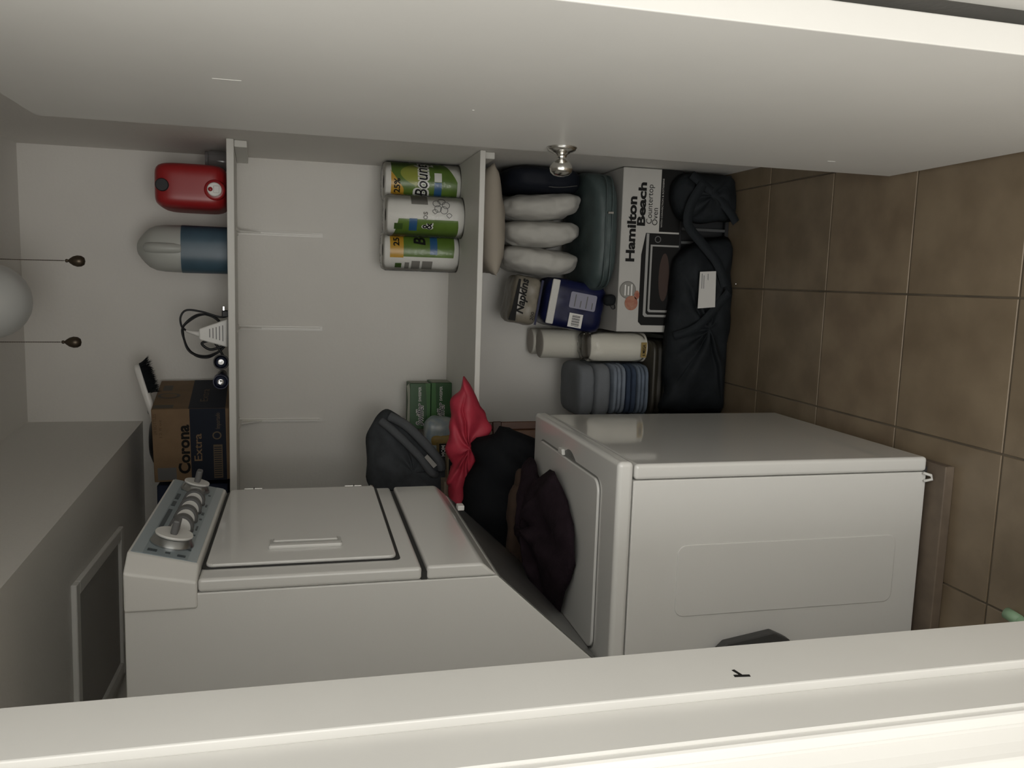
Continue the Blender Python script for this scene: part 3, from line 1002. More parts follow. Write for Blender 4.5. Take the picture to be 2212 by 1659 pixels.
text('&', WHITEP, r2, wrap(0.0016), -0.054, 0.112, 0.036, 0.026, bold=0.06, sub=1, name='lettering_outline')
text('&', INK, r2, wrap(0.0022), -0.053, 0.114, 0.033, 0.024, bold=0.01, sub=1)
text('os', PRINTG, r2, wrap(0.0016), -0.018, 0.130, 0.022, 0.026, bold=0.02, sub=1)
SK = wrap(0.0022)


def sketch(parent, pts, closed=True):
    tube('flower_sketch', [SK(s, z) for s, z in pts], 0.0009, GREYINK, parent, 5, closed)


for (cs, cz, ra) in ((0.040, 0.098, 0.013), (0.020, 0.094, 0.012), (0.016, 0.073, 0.013), (0.035, 0.066, 0.013), (0.050, 0.080, 0.013)):
    sketch(r2, circ(cs, cz, ra, 18))
for (cs, cz) in ((0.0, 0.055), (0.012, 0.104)):
    sketch(r2, [(cs + 0.02 * t * (1 - .2 * t) - .01, cz + w_ * sin(pi * t)) for (t, w_) in [(i / 8, .009) for i in range(9)] + [(1 - i / 8, -.009) for i in range(9)]])
r3 = roll((0.091, 3.035, ZS), 0.12, 'paper towel roll farthest from the right wall with yellow corner')
patch(r3, 'print_band', lambda s: 0.018 + max(0, -s) * 0.1, lambda s: 0.246, -0.030, 0.095, GREEN, 0.0008)
patch(r3, 'print_band', lambda s: 0.200, K(0.2475), -0.034, 0.095, YEL, 0.0012)
patch(r3, 'print_block', K(0.080), K(0.106), -0.020, 0.045, SKY, 0.0013)
for (z0, z1, s0, s1) in ((0.178, 0.194, -0.085, -0.052), (0.140, 0.170, -0.085, -0.045), (0.095, 0.132, -0.085, -0.045)):
    patch(r3, 'print_text_block', K(z0), K(z1), s0, s1, PRINTG, 0.0012, 8)
patch(r3, 'print_badge', K(0.205), K(0.228), -0.080, -0.056, GREEN2, 0.0012, 8)
text('25', INK, r3, wrap(0.0018), 0.006, 0.216, 0.020, 0.032, bold=0.03, sub=1)
text('B', INK, r3, wrap(0.0022), 0.012, 0.124, 0.040, 0.030, bold=0.03, shear=0.15, sub=1)
for r, lab in ((r1, 0), (r2, 1), (r3, 2)):
    lathe('plastic_wrap', [(RR + .004, 0.0005), (RR + .0045, 0.02), (RR + .004, RH - .01), (RR - .004, RH + .004), (0.03, RH + .006), (0.0, RH + .004)], FILM, r, 40)

GBOX = mat('sweeper_green', (0.022, 0.085, 0.022), 0.45)
GBOXL = mat('sweeper_light_green', (0.05, 0.16, 0.04), 0.45)
GCARD = mat('torn_card_grey', (0.30, 0.31, 0.25), 0.8)
for k, (zz, dx, dr, lab) in enumerate(((0.0, 0.0, 0.02, 'green sweeper refill box, lower of the two'), (0.0795, -0.004, 0.05, 'green sweeper refill box with torn end, upper of the two'))):
    sb = thing('sweeper_box', lab, 'box', (-0.480 + dx, 3.115, ZS + zz), dr, 'green refill boxes on the lower shelf')
    w2, d2, h2 = 0.086, 0.058, 0.078
    box('carton', -w2, w2, -d2, d2, 0.0005, h2, GBOX, sb, 0.0015, 1)
    F1 = lambda a, b: (a, -d2 - 0.0006, b)
    F2 = lambda a, b: (a, -d2 - 0.0011, b)
    flat('light_panel', [(-w2, 0.055), (w2, 0.062), (w2, 0.077), (-w2, 0.077)] if k == 0 else [(-w2, 0.001), (w2, 0.001), (w2, 0.020), (-w2, 0.010)], GBOXL, sb, F1)
    text('Swiffer', WHITEP, sb, F2, -w2 + .012, 0.028, 0.026, 0.086, bold=0.04, shear=0.2, name='lettering_outline')
    text('Swiffer', NAVY, sb, lambda a, b: (a, -d2 - 0.0016, b), -w2 + .013, 0.029, 0.024, 0.083, bold=0.0, shear=0.2)
    text('SWEEPER', WHITEP, sb, F2, 0.018, 0.036, 0.010, 0.055, bold=0.01)
    flat('count_print', circ(-w2 + .012, 0.014, 0.006, 12), WHITEP, sb, F1)
    flat('end_print', q(-d2 + .004, d2 - .004, 0.006, h2 - .006), GCARD, sb, lambda a, b: (w2 + .0006, a, b))
    if k == 1:
        prism('torn_flap', [(-w2, h2), (w2 - .02, h2), (w2, h2 + .004), (w2 - .01, h2 + .012), (0.02, h2 + .007), (-w2, h2 + .012)], -d2, -d2 + .002, 'Y', GCARD, sb)

# grey bag on the lower shelf
GREYF = mat('slate_fabric', (0.062, 0.068, 0.075), 0.85, spec=0.25, var=0.25, vscale=25, bump=0.3, bscale=220)
GREYF2 = mat('slate_trim_fabric', (0.09, 0.097, 0.105), 0.85, bump=0.3, bscale=220)
XZ = lambda y0: (lambda a, b, c: (a, y0 + c, b))
lb = thing('fabric_bag', 'slate grey fabric bag with pale tag leaning on shelf boxes', 'bag', (-0.62, 2.80, ZS))
ol = [(-0.455, 1.225), (-0.470, 1.195), (-0.505, 1.155), (-0.565, 1.09), (-0.612, 1.042), (-0.63, 0.99), (-0.66, 0.963), (-0.78, 0.963), (-0.81, 1.0), (-0.815, 1.12),
      (-0.78, 1.25), (-0.70, 1.295), (-0.62, 1.297), (-0.561, 1.295), (-0.514, 1.286), (-0.480, 1.262)]
blob('body', [(x + 0.62, z - ZS) for x, z in ol], (-0.04, 0.18), 0.055, 0.06, GREYF, lb, amp=0.012, scale=14, seed=3, to3=XZ(0.0), pleat=0.10, npl=5, rings=12)
tube('top_band', spline([(0.150, -0.030, 0.262), (0.120, -0.056, 0.205), (0.05, -0.066, 0.135), (0.0, -0.060, 0.095), (-0.03, -0.050, 0.085)], 8), 0.016, GREYF2, lb, 10)
tube('top_band', spline([(0.135, -0.03, 0.29), (0.100, -0.060, 0.245), (0.02, -0.072, 0.165), (-0.035, -0.066, 0.125), (-0.05, -0.045, 0.105)], 8), 0.014, GREYF2, lb, 10)
flat('tag', [(-0.018, 0.118), (0.020, 0.150), (0.030, 0.140), (-0.008, 0.106)], mat('tag_grey', (0.32, 0.31, 0.29), 0.7), lb, lambda a, b: (a, -0.0895, b))
flat('strap_loop', [(-0.10, 0.285), (-0.085, 0.285), (-0.12, 0.15), (-0.14, 0.15)], BLACKF, lb, lambda a, b: (a, -0.075, b))
lathe('snap', [(0, 0), (0.009, 0.0), (0.008, 0.004), (0, 0.005)], CHROME, lb, 18, Matrix.Translation((-0.085, -0.060, 0.322)) @ yax)

# food packets beside the bag
CELLO = mat('pale_blue_packet', (0.24, 0.30, 0.34), 0.3, col2=(0.36, 0.38, 0.36), vscale=40)
MUST = mat('mustard_packet', (0.30, 0.20, 0.05), 0.5, var=0.2, vscale=30)
pk = thing('snack_packet', 'pale blue and mustard packet below the green boxes', 'packet', (-0.575, 2.955, ZS))
softbox('pouch', 0.072, 0.045, 0.058, CELLO, pk, n=4, res=10, amp=0.006, scale=25, mtx=Matrix.Translation((0, 0, 0.058)))
softbox('mustard_end', 0.024, 0.046, 0.0585, MUST, pk, n=4, res=8, amp=0.005, scale=25, mtx=Matrix.Translation((-0.010, -0.006, 0.044)))
bx = thing('candy_box', 'small black and mustard box with white lettering beside grey bag', 'box', (-0.622, 2.885, ZS), 0.1)
box('carton', -0.034, 0.034, -0.025, 0.025, 0, 0.078, MUST, bx, 0.001, 1)
flat('black_panel', q(-0.034, 0.034, 0.048, 0.076), INK, bx, lambda a, b: (a, -0.0256, b))
text('MOM', WHITEP, bx, lambda a, b: (a, -0.0261, b), -0.012, 0.055, 0.013, 0.040, bold=0.02)
b2 = thing('orange_box', 'low tan box with red marks half hidden by grey bag', 'box', (-0.640, 2.735, ZS), 0.06)
box('carton', -0.045, 0.045, -0.03, 0.03, 0, 0.070, mat('tan_card', (0.26, 0.20, 0.12), 0.7), b2, 0.001, 1)
flat('black_panel', [(-0.045, 0.040), (0.02, 0.040), (0.032, 0.068), (-0.045, 0.068)], INK, b2, lambda a, b: (a, -0.0306, b))
text('II', mat('red_print', (0.4, 0.03, 0.02), 0.5), b2, lambda a, b: (a, -0.0311, b), -0.008, 0.046, 0.016, 0.016, bold=0.02)
b3 = thing('lettered_box', 'beige box with dark word beside dryer on lower shelf', 'box', (-0.728, 2.690, ZS), 0.04)
box('carton', -0.055, 0.055, -0.035, 0.035, 0, 0.09, mat('beige_card', (0.24, 0.19, 0.14), 0.7), b3, 0.001, 1)
text('ection', INK, b3, lambda a, b: (a, -0.0356, b), -0.025, 0.055, 0.018, 0.075, bold=0.05)

# ------------------------------------------------------------------ behind the washer
BAGM = mat('black_bag_cloth', (0.010, 0.011, 0.013), 0.8, spec=0.12, bump=0.4, bscale=60)
bk = thing('laundry_bag', 'tall black cloth laundry bag standing behind the washer', 'bag', (-0.68, 2.515, 0))
ol = [(-0.462, 0.870), (-0.483, 0.925), (-0.513, 0.978), (-0.578, 0.985), (-0.651, 1.004), (-0.709, 1.018), (-0.80, 1.0), (-0.89, 0.94), (-0.93, 0.80), (-0.93, 0.4), (-0.91, 0.05),
      (-0.86, 0.003), (-0.66, 0.0), (-0.52, 0.003), (-0.475, 0.06), (-0.465, 0.35), (-0.485, 0.6), (-0.515, 0.76)]
blob('sack', [(x + 0.68, z) for x, z in ol], (-0.03, 0.55), 0.13, 0.11, BAGM, bk, amp=0.020, scale=15, seed=1, to3=XZ(0.0), rings=14, pleat=0.12, npl=7, power=0.4, k=3)
PINK = mat('red_pink_plastic', (0.50, 0.034, 0.065), 0.6, bump=0.5, bscale=25, var=0.25, vscale=14)
rb = thing('plastic_bag', 'crumpled pinkish red bag draped over lower shelf edge', 'bag', (-0.53, 2.60, 0.98))
ol = [(-0.312, 1.008), (-0.348, 0.979), (-0.4, 0.951), (-0.438, 0.927), (-0.476, 0.912), (-0.506, 0.925), (-0.544, 0.95), (-0.589, 0.956), (-0.65, 0.967), (-0.726, 0.985), (-0.79, 1.0), (-0.80, 1.03), (-0.74, 1.045),
      (-0.678, 1.046), (-0.655, 1.055), (-0.602, 1.035), (-0.564, 1.054), (-0.511, 1.054), (-0.437, 1.047), (-0.392, 1.044), (-0.363, 1.027), (-0.335, 1.015)]
blob('bag', [(x + 0.53, z - 0.98) for x, z in ol], (-0.01, 0.017), 0.045, 0.05, PINK, rb, amp=0.010, scale=22, seed=5, to3=XZ(-0.02), rings=12, pleat=0.18, npl=7)

ol = [(0.155, 0.035), (0.12, 0.028), (0.06, 0.055), (0.0, 0.045), (-0.05, 0.02), (0.02, -0.01), (0.10, 0.0)]
PLK = [mat('striped_wood_%d' % i, c, 0.45, var=0.25, vscale=16) for i, c in enumerate(((0.15, 0.062, 0.034), (0.085, 0.033, 0.02), (0.20, 0.095, 0.05)))]
wbd = thing('wooden_board', 'reddish striped wooden board leaning behind the washer', 'board', (-0.625, 2.70, 0.0), rot=(radians(-5), 0, radians(14)))
xs = [-0.15, -0.095, -0.05, -0.01, 0.045, 0.085, 0.118, 0.148]
for k in range(len(xs) - 1):
    hgt = 0.905 - (0.012 if k == len(xs) - 2 else 0)
    box('plank', xs[k] + .0006, xs[k + 1] - .0006, -0.013, 0.013, 0.001, hgt, PLK[k % 3], wbd, 0.003, 1)
box('end_batten', -0.15, 0.148, -0.024, -0.0135, 0.83, 0.862, PLK[1], wbd, 0.003, 1)

BROWNP = mat('brown_paper', (0.085, 0.052, 0.036), 0.85, var=0.2, vscale=20, bump=0.4, bscale=40)
pb = thing('paper_sack', 'crumpled brown paper sack between black bag and washer lid', 'bag', (-0.74, 2.36, 0.8365))
softbox('sack', 0.135, 0.032, 0.034, BROWNP, pb, n=3, res=12, amp=0.008, scale=22, seed=2, mtx=Matrix.Translation((0, 0, 0.033)))
softbox('neck', 0.045, 0.02, 0.022, BROWNP, pb, n=3, res=8, amp=0.004, scale=30, seed=4, mtx=Matrix.Translation((0.13, 0.0, 0.026)))

PURP = mat('dark_plum_cloth', (0.022, 0.014, 0.019), 0.9, spec=0.12, var=0.3, vscale=25, bump=0.5, bscale=130)
pc = thing('plum_cloth', 'dark plum cloth crumpled on the washer lid', 'cloth', (-0.68, 2.12, 0.843))
XY = lambda a, b, c: (a, b, max(0.001, -c * (1.0 if c < 0 else -1.0)))
ol = [(-0.515, 2.300), (-0.520, 2.235), (-0.548, 2.180), (-0.520, 2.135), (-0.496, 2.060), (-0.505, 2.010), (-0.575, 1.93), (-0.642, 1.870), (-0.74, 1.895), (-0.845, 1.945), (-0.895, 1.965),
      (-0.892, 2.02), (-0.84, 2.14), (-0.80, 2.26), (-0.72, 2.325), (-0.62, 2.328), (-0.55, 2.325)]
blob('cloth', [(x + 0.68, y - 2.12) for x, y in ol], (0.0, 0.01), 0.062, 0.0, PURP, pc, amp=0.016, scale=16, seed=8, to3=lambda a, b, c: (a, b, 0.012 - c), rings=14, pleat=0.22, npl=6, power=0.75, k=3)
for v in pc.children[0].data.vertices:
    v.co.z = max(v.co.z, 0.0006)

# ------------------------------------------------------------------ under the lower shelf
CRATE = mat('black_wire', (0.02, 0.02, 0.022), 0.45, spec=0.25)
cr = thing('slatted_rack', 'low black slatted rack on the floor under the oven carton', 'rack', (0.105, 2.96, 0))
for k in range(13):
    x = -0.285 + k * 0.0475
    box('slat', x - .005, x + .005, -0.175, -0.168, 0.012, 0.19, mat('rack_slat_grey', (0.075, 0.078, 0.08), 0.45, spec=0.25), cr, 0.001, 1)
box('rail', -0.295, 0.293, -0.178, -0.166, 0.185, 0.199, CRATE, cr, 0.002, 1)
box('rail', -0.295, 0.293, -0.178, -0.166, 0.0, 0.014, CRATE, cr, 0.002, 1)
box('back_panel', -0.293, 0.291, -0.150, 0.21, 0.002, 0.198, BLACKP, cr, 0.002, 1)

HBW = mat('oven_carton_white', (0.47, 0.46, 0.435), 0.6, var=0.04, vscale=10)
hb = thing('oven_carton', 'white countertop oven carton with bold black lettering', 'box', (0.115, 2.97, 0.2))
w3, d3, h3 = 0.2865, 0.20, 0.222
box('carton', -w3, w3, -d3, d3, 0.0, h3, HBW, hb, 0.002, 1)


def L(n_):
    return lambda a, b: (a, -d3 - 0.0004 * n_, b)


flat('black_edge', q(0.07, w3, 0.0, 0.079), INK, hb, L(1))
flat('oven_print', [(0.064, 0.0), (0.064, 0.128), (-0.012, 0.142), (-0.25, 0.142), (-0.262, 0.130), (-0.262, 0.0)], INK, hb, L(2))
SILV = mat('print_silver', (0.30, 0.30, 0.29), 0.5)
flat('oven_frame_print', [(0.062, 0.0), (0.062, 0.125), (-0.225, 0.125), (-0.232, 0.118), (-0.232, 0.0)], SILV, hb, L(3))
flat('oven_frame_print', [(0.062, 0.0), (0.062, 0.115), (-0.218, 0.115), (-0.224, 0.108), (-0.224, 0.0)], INK, hb, L(4))
flat('oven_window_print', [(0.024, 0.0), (0.024, 0.108), (-0.210, 0.108), (-0.215, 0.103), (-0.215, 0.0)], SILV, hb, L(5))
flat('oven_window_print', [(0.018, 0.0), (0.018, 0.101), (-0.203, 0.101), (-0.207, 0.097), (-0.207, 0.0)], INK, hb, L(6))
flat('roast_print', circ(-0.09, 0.052, 0.085, 24, 0.020), mat('roast_brown', (0.035, 0.016, 0.010), 0.6), hb, L(7))
flat('dial_print', circ(0.043, 0.082, 0.012), GREYINK, hb, L(7))
flat('dial_print', circ(0.043, 0.082, 0.009), INK, hb, L(8))
flat('badge_print', circ(-0.138, 0.187, 0.031), mat('badge_grey', (0.13, 0.125, 0.115), 0.6), hb, L(5))
flat('badge_print', circ(-0.138, 0.187, 0.0285), mat('badge_light', (0.24, 0.235, 0.215), 0.6), hb, L(6))
for k, (a0, a1) in enumerate(((-0.158, -0.120), (-0.156, -0.125), (-0.160, -0.118))):
    flat('badge_line', q(a0, a1, 0.194 - k * .012, 0.199 - k * .012), WHITEP, hb, L(7))
FOOD = mat('food_print', (0.30, 0.085, 0.05), 0.6, col2=(0.38, 0.20, 0.13), vscale=45)
flat('food_print', circ(-0.184, 0.172, 0.026, 20, 0.025), FOOD, hb, L(8))
flat('food_print', circ(-0.155, 0.152, 0.016, 16, 0.010), FOOD, hb, L(8))
text('Hamilton', INK, hb, L(3), -0.038, 0.169, 0.031, 0.226, bold=0.04)
text('Beach', INK, hb, L(3), 0.088, 0.135, 0.0285, 0.150, bold=0.04)
text('Countertop', INK, hb, L(3), 0.096, 0.109, 0.021, 0.136)
text('Oven', INK, hb, L(3), 0.092, 0.087, 0.021, 0.060)
text('WITH CONVECTION & ROTISSERIE', HBW, hb, L(3), 0.085, 0.068, 0.006, 0.17)

TEALF = mat('grey_teal_nylon', (0.058, 0.082, 0.082), 0.55, var=0.2, vscale=20, bump=0.3, bscale=60)
tc = thing('soft_suitcase', 'grey teal soft case lying flat on the oven carton', 'suitcase', (0.176, 2.955, 0.4225))


def case_shape(q_, p):
    lift = 0.055 * max(0.0, p.x - 0.2) ** 2
    return Vector((q_.x, q_.y, q_.z + 0.054 + (lift if q_.z > 0 else 0)))


softbox('case', 0.212, 0.205, 0.053, TEALF, tc, n=3.6, res=20, amp=0.005, scale=18, seed=6, shape=case_shape)
for zz in (0.042, 0.064):
    tube('piping', spline([(-0.195, -0.120, zz), (-0.185, -0.178, zz), (-0.14, -0.2035, zz), (0.0, -0.2065, zz), (0.14, -0.2035, zz), (0.185, -0.178, zz), (0.199, -0.12, zz)], 6), 0.0028, TEALF, tc, 6)
box('zip_pull', 0.06, 0.068, -0.213, -0.207, 0.040, 0.060, CHROME, tc, 0.001, 1)

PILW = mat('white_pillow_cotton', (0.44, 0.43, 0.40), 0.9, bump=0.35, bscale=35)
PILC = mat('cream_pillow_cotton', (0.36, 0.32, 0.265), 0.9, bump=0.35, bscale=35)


def pillow(name, parent, a, b, t, m, seed, mtx, res=26):
    """half sizes a (width), b (height), t (thickness): pinched corners, plump middle"""
    V, Fc = [], []
    n = res
    for side in (1, -1):
        for i in range(n + 1):
            for jx in range(n + 1):
                u, v = -1 + 2 * i / n, -1 + 2 * jx / n
                e = max(abs(u), abs(v))
                hgt = max(0.0, (1 - abs(u) ** 2.6)) ** 0.5 * max(0.0, (1 - abs(v) ** 2.6)) ** 0.5
                x = a * u * (1 - 0.05 * (1 - v * v))
                y = b * v * (1 - 0.05 * (1 - u * u))
                p = Vector((x, y, side * t * hgt))
                k = p * 14 + Vector((seed * 3.1, seed, -seed))
                p.z += (noise.noise(k) * 0.008 + noise.noise(k * 2.1) * 0.004) * (1 - e ** 6)
                p += Vector((noise.noise(k + Vector((4, 4, 4))), noise.noise(k + Vector((8, 1, 2))), 0)) * 0.004
                V.append(p)
    N = (n + 1) ** 2
    for s in (0, 1):
        for i in range(n):
            for jx in range(n):
                f = [s * N + i * (n + 1) + jx, s * N + (i + 1) * (n + 1) + jx, s * N + (i + 1) * (n + 1) + jx + 1, s * N + i * (n + 1) + jx + 1]
                Fc.append(tuple(f if s == 0 else reversed(f)))
    o = obj(name, V, Fc, m, parent, smooth=True, mtx=mtx)
    bm_ = bmesh.new()
    bm_.from_mesh(o.data)
    bmesh.ops.remove_doubles(bm_, verts=bm_.verts[:], dist=0.0008)
    bm_.to_mesh(o.data)
    bm_.free()
    return o


Z0 = 0.534
for k, (x, tilt, lab) in enumerate(((0.258, -6, 'white standing pillow nearest the dark backpack'), (0.163, -2, 'white standing pillow between two others'),
                                    (0.066, 4, 'white standing pillow nearest the napkin packs'))):
    t = thing('pillow', lab, 'pillow', (x, 2.965, Z0), group='white pillows under the lower shelf')
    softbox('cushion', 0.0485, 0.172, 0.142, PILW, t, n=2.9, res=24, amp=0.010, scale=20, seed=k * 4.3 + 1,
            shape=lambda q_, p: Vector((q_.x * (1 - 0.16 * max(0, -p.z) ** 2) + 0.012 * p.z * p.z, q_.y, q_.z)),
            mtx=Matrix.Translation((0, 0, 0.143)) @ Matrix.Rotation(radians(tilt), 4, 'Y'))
t = thing('pillow', 'cream pillow lying flat on top of the white pillows', 'pillow', (0.200, 2.945, 0.825))
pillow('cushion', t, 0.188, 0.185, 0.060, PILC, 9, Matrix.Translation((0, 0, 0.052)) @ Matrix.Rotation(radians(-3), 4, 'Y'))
bp = thing('backpack', 'dark navy backpack squeezed between pillows and right wall', 'backpack', (0.352, 2.965, 0.545))
softbox('body', 0.048, 0.165, 0.138, mat('dark_navy_nylon', (0.010, 0.012, 0.018), 0.6, spec=0.12, bump=0.3, bscale=60), bp, n=3.5, res=14, amp=0.006, scale=16, mtx=Matrix.Translation((0, 0, 0.138)))
tube('zip', spline([(-0.02, -0.150, 0.03), (-0.03, -0.158, 0.12), (-0.01, -0.152, 0.22)], 6), 0.002, DG, bp, 6)

# napkin packs
NAPB = mat('napkin_blue', (0.010, 0.013, 0.055), 0.3, spec=0.25, var=0.3, vscale=30)
NAPG = mat('napkin_taupe', (0.24, 0.215, 0.17), 0.35, var=0.25, vscale=30)
n1 = thing('napkin_pack', 'navy blue napkin pack with barcode beside the teal case', 'napkins', (-0.106, 2.93, 0.424), rot=(0, radians(9), 0))
softbox('pack', 0.088, 0.088, 0.114, NAPB, n1, n=7, res=14, amp=0.003, scale=30, mtx=Matrix.Translation((0.0, 0, 0.130)))
NF = lambda a, b: (a, -0.0925, b)
NF2 = lambda a, b: (a, -0.0932, b)
box('napkin_band', -0.080, 0.080, -0.092, -0.082, 0.204, 0.232, mat('napkin_white', (0.6, 0.59, 0.56), 0.7, bump=0.4, bscale=60), n1, 0.004, 2)
flat('info_label', rrect(-0.010, 0.048, 0.058, 0.158, 0.006, 3), mat('label_lilac', (0.25, 0.25, 0.32), 0.5), n1, NF)
for k in range(4):
    flat('info_line', q(-0.004, 0.020 + .020 * (k % 2), 0.070 + k * .022, 0.074 + k * .022), GREYINK, n1, NF2)
flat('barcode_label', q(-0.078, -0.028, 0.098, 0.150), WHITEP, n1, NF)
for k in range(9):
    flat('barcode_bar', q(-0.073 + k * .0046, -0.073 + k * .0046 + (.0026 if k % 2 else .0016), 0.108, 0.138), INK, n1, NF2)
n2 = thing('napkin_pack', 'taupe napkin pack with black lettering above navy pack', 'napkins', (-0.080, 2.935, 0.680), rot=(0, radians(9), 0))
softbox('pack', 0.086, 0.085, 0.052, NAPG, n2, n=6, res=12, amp=0.004, scale=30, mtx=Matrix.Translation((0.0, 0, 0.055)))
flat('dark_strip', [(-0.078, 0.084), (0.070, 0.090), (0.07, 0.098), (-0.04, 0.104), (-0.078, 0.110)], INK, n2, lambda a, b: (a, -0.0885, b))
text('Napkins', INK, n2, lambda a, b: (a, -0.0895, b), -0.050, 0.062, 0.028, 0.125, bold=0.03, shear=0.25)
flat('navy_strip', [(-0.08, 0.006), (0.08, 0.006), (0.08, 0.014), (-0.08, 0.014)], NAPB, n2, lambda a, b: (a, -0.087, b))
text('200', INK, n2, lambda a, b: (a, -0.0885, b), -0.066, 0.020, 0.012, 0.03)
sp = thing('small_pouch', 'small black pouch under the napkin pack edge', 'pouch', (-0.052, 2.905, 0.4225))
sp.location = (-0.062, 2.80, 0.4225)
softbox('pouch', 0.020, 0.022, 0.020, BLACKF, sp, n=3, res=8, amp=0.003, scale=30, mtx=Matrix.Translation((0, 0, 0.020)))
tube('wrist_loop', spline([(-0.018, -0.01, 0.02), (-0.030, -0.014, 0.012), (-0.026, -0.014, 0.003), (-0.012, -0.01, 0.006)], 5), 0.002, BLACKP, sp, 6)

# dark tote carrying tissue rolls and folded denim
TOTE = mat('dark_olive_tote', (0.032, 0.028, 0.02), 0.5)
to = thing('storage_tote', 'dark olive storage tote on the floor beside slatted rack', 'tote', (-0.345, 2.98, 0))
loft('bin', [(0.0, 0, 0, 0.125, 0.165, 8), (0.22, 0, 0, 0.137, 0.178, 8)], TOTE, to, 40)
loft('lid', [(0.22, 0, 0, 0.140, 0.182, 8), (0.232, 0, 0, 0.141, 0.183, 8), (0.234, 0, 0, 0.137, 0.18, 8), (0.245, 0, 0, 0.136, 0.178, 8), (0.247, 0, 0, 0.140, 0.182, 8), (0.259, 0, 0, 0.140, 0.182, 8), (0.262, 0, 0, 0.136, 0.178, 8)], TOTE, to, 40)

TISS = mat('tissue_paper', (0.62, 0.60, 0.53), 0.85, bump=0.2, bscale=120)
TISD = mat('tissue_top', (0.40, 0.37, 0.33), 0.85, bump=0.2, bscale=120)
tr = thing('tissue_rolls', 'plastic wrapped white tissue roll pack standing on olive tote', 'tissue', (-0.237, 2.905, 0.2625))
for (dx, dy, z0, z1) in ((0.0, 0.0, 0.0, 0.222), (0.0, 0.115, 0.0, 0.37), (0.002, 0.21, 0.0, 0.38)):
    R = 0.0545 if dy < .2 else 0.05
    rl = mark_sharp(lathe('roll', [(0.0, z0 + .001), (R, z0 + .001), (R, z1 - .004), (R - .004, z1), (0.0, z1)], TISS, tr, 36, Matrix.Translation((dx, dy, 0))), 50)
    mark_sharp(lathe('roll_end', [(0.017, z1 + .0002), (R - .003, z1 + .0004), (R - .004, z1 + .001), (0.017, z1 + .001)], TISD, rl, 36, Matrix.Translation((dx, dy, 0))))
    lathe('core_hole', [(0.0, z1 + .0006), (0.017, z1 + .0008), (0.0165, z1 + .0002)], DG, rl, 20, Matrix.Translation((dx, dy, 0)))
softbox('film', 0.0575, 0.0575, 0.115, FILM, tr, n=5, res=12, amp=0.003, scale=40, mtx=Matrix.Translation((0, 0, 0.1165)))
softbox('film_twist', 0.05, 0.05, 0.016, FILM, tr, n=3, res=10, amp=0.010, scale=60, mtx=Matrix.Translation((0.004, 0, 0.230)))
flat('yellow_label', [(-0.034, 0.006), (0.022, 0.006), (0.022, 0.028), (-0.034, 0.028)], mat('label_ochre', (0.30, 0.21, 0.06), 0.5), tr, lambda a, b: (a, -0.0605 + abs(a) * .12, b))
text('6 MEGA', INK, tr, lambda a, b: (a, -0.0612 + abs(a) * .12, b), -0.028, 0.012, 0.011, 0.042, bold=0.02)

DEN = [mat('pale_blue_denim', (0.24, 0.28, 0.34), 0.9, var=0.2, vscale=22, bump=0.3, bscale=200),
       mat('dark_blue_denim', (0.045, 0.068, 0.115), 0.9, var=0.25, vscale=22, bump=0.3, bscale=200),
       mat('mid_blue_denim', (0.16, 0.20, 0.26), 0.9, var=0.2, vscale=22, bump=0.3, bscale=200),
       mat('grey_blue_towel', (0.20, 0.215, 0.235), 0.9, var=0.15, vscale=10, bump=0.3, bscale=200)]


def folded(loc, a, b, hgt, layers, m, label, seed, cat='jeans', name='folded_jeans', rz=0.0, grp='folded clothes on the olive tote'):
    t_ = thing(name, label, cat, loc, rz, grp)
    lh = hgt / layers
    for k in range(layers):
        softbox('fold', a - 0.002 * (k % 2), b - .003 * (k % 2), lh * .56, m, t_, n=5, res=12, amp=0.004, scale=16, seed=seed + k * 3,
                mtx=Matrix.Translation((0, 0, lh * (k + .5))))
    return t_


folded((-0.392, 2.94, 0.265), 0.094, 0.125, 0.045, 3, DEN[2], 'mid blue folded jeans, lowest of the folded stack', 1)
folded((-0.392, 2.94, 0.312), 0.094, 0.122, 0.040, 2, DEN[1], 'dark blue folded jeans, between paler ones', 5)
folded((-0.391, 2.945, 0.354), 0.094, 0.128, 0.050, 3, DEN[0], 'pale blue folded jeans under the grey towel', 9)
tw_ = folded((-0.396, 2.955, 0.407), 0.098, 0.128, 0.122, 2, DEN[3], 'thick grey blue folded towel topping the folded stack', 14, 'towel', 'folded_towel')

# black duffel slumped in front
DUF = mat('black_duffel_nylon', (0.017, 0.020, 0.023), 0.7, spec=0.12, var=0.35, vscale=16, bump=0.35, bscale=90)
df = thing('duffel_bag', 'slumped black duffel bag with white tag on the floor', 'bag', (-0.12, 2.75, 0))
ol = [(-0.468, 0.03), (-0.468, 0.20), (-0.445, 0.250), (-0.38, 0.235), (-0.307, 0.25), (-0.24, 0.252), (-0.165, 0.251), (-0.06, 0.236), (0.04, 0.232), (0.10, 0.220), (0.155, 0.15), (0.175, 0.06),
      (0.16, 0.006), (0.03, 0.002), (-0.12, 0.002), (-0.30, 0.002), (-0.45, 0.004)]
blob('body', [(x + 0.12, z) for x, z in ol], (-0.03, 0.11), 0.075, 0.015, DUF, df, amp=0.010, scale=14, seed=4, to3=XZ(0.0), rings=12, pleat=0.15, npl=8, power=0.45)
ol = [(0.235, 0.22), (0.30, 0.245), (0.36, 0.24), (0.392, 0.19), (0.392, 0.06), (0.375, 0.004), (0.30, 0.002), (0.235, 0.004), (0.225, 0.08), (0.215, 0.16)]
blob('end_pocket', [(x + 0.12, z) for x, z in ol], (0.43, 0.12), 0.06, 0.015, DUF, df, amp=0.010, scale=16, seed=7, to3=XZ(0.0), rings=10, pleat=0.18, npl=5, power=0.45)


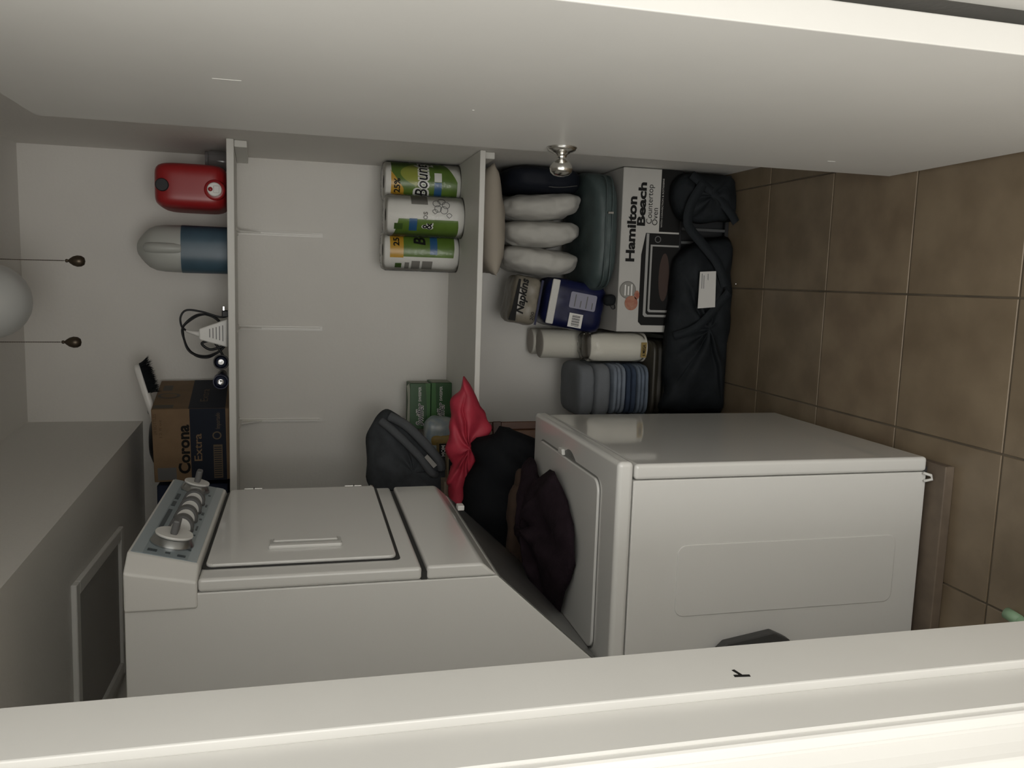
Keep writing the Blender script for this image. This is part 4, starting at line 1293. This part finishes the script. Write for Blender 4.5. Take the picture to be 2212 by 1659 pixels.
def strap(name, pts, wd, parent, m):
    P = spline(pts, 8)
    V, Fc = [], []
    for i, p in enumerate(P):
        t = (P[min(i + 1, len(P) - 1)] - P[max(i - 1, 0)]).normalized()
        s = t.cross(Vector((0, -1, 0))).normalized() * wd
        for e in (-0.0015, 0.0015):
            V += [p - s + Vector((0, e, 0)), p + s + Vector((0, e, 0))]
    for i in range(len(P) - 1):
        a_, c_2 = i * 4, (i + 1) * 4
        Fc += [(a_, a_ + 1, c_2 + 1, c_2), (a_ + 3, a_ + 2, c_2 + 2, c_2 + 3), (a_ + 2, a_, c_2, c_2 + 2), (a_ + 1, a_ + 3, c_2 + 3, c_2 + 1)]
    return obj(name, V, Fc, m, parent, smooth=True)


STRAP = mat('duffel_strap', (0.017, 0.020, 0.023), 0.75, spec=0.12, bump=0.3, bscale=300)
strap('strap', [(0.47, -0.064, 0.16), (0.40, -0.062, 0.20), (0.33, -0.058, 0.205), (0.27, -0.055, 0.15), (0.20, -0.068, 0.09), (0.12, -0.082, 0.06)], 0.017, df, STRAP)
strap('strap', [(0.50, -0.052, 0.20), (0.44, -0.064, 0.12), (0.38, -0.060, 0.05), (0.345, -0.050, 0.018)], 0.015, df, STRAP)
strap('strap', [(0.10, -0.080, 0.045), (-0.02, -0.092, 0.16), (-0.06, -0.06, 0.236)], 0.015, df, STRAP)
tg = obj('tag', [(0.041, -0.094, 0.168), (0.168, -0.088, 0.164), (0.172, -0.090, 0.104), (0.047, -0.098, 0.104),
                 (0.041, -0.0925, 0.168), (0.168, -0.0865, 0.164), (0.172, -0.0885, 0.104), (0.047, -0.0965, 0.104)],
         [(3, 2, 1, 0), (4, 5, 6, 7), (0, 1, 5, 4), (1, 2, 6, 5), (2, 3, 7, 6), (3, 0, 4, 7)], mat('tag_white', (0.52, 0.51, 0.49), 0.7), df)
tg['label'] = 'white printed tag'
for k in range(7):
    zz = 0.158 - k * 0.0075
    obj('tag_line', [(0.110, -0.0922, zz), (0.162 - .006 * (k % 3), -0.0898, zz), (0.162 - .006 * (k % 3), -0.0900, zz - .003), (0.110, -0.0924, zz - .003)], [(3, 2, 1, 0)], mat('tag_print', (0.2, 0.2, 0.2), 0.7), tg)
lathe('rivet', [(0, 0), (0.0035, 0), (0.003, 0.002), (0, 0.0025)], STEEL, df, 12, Matrix.Translation((0.13, -0.078, 0.018)) @ yax)

# pale green hose end by the jamb
GRN = mat('pale_green_plastic', (0.27, 0.42, 0.27), 0.45)
gs = thing('green_hose', 'pale green hose end lying on tiles by the left jamb', 'hose', (-0.712, 1.268, 0))
tube('hose', spline([(0.021, 0.125, 0.0125), (0.012, 0.06, 0.0125), (-0.02, -0.02, 0.0125), (-0.09, -0.09, 0.0125), (-0.2, -0.13, 0.0125)], 8), 0.012, GRN, gs, 14)
tube('hose_cuff', [(0.0245, 0.145, 0.0135), (0.020, 0.11, 0.0135)], 0.013, GRN, gs, 14)
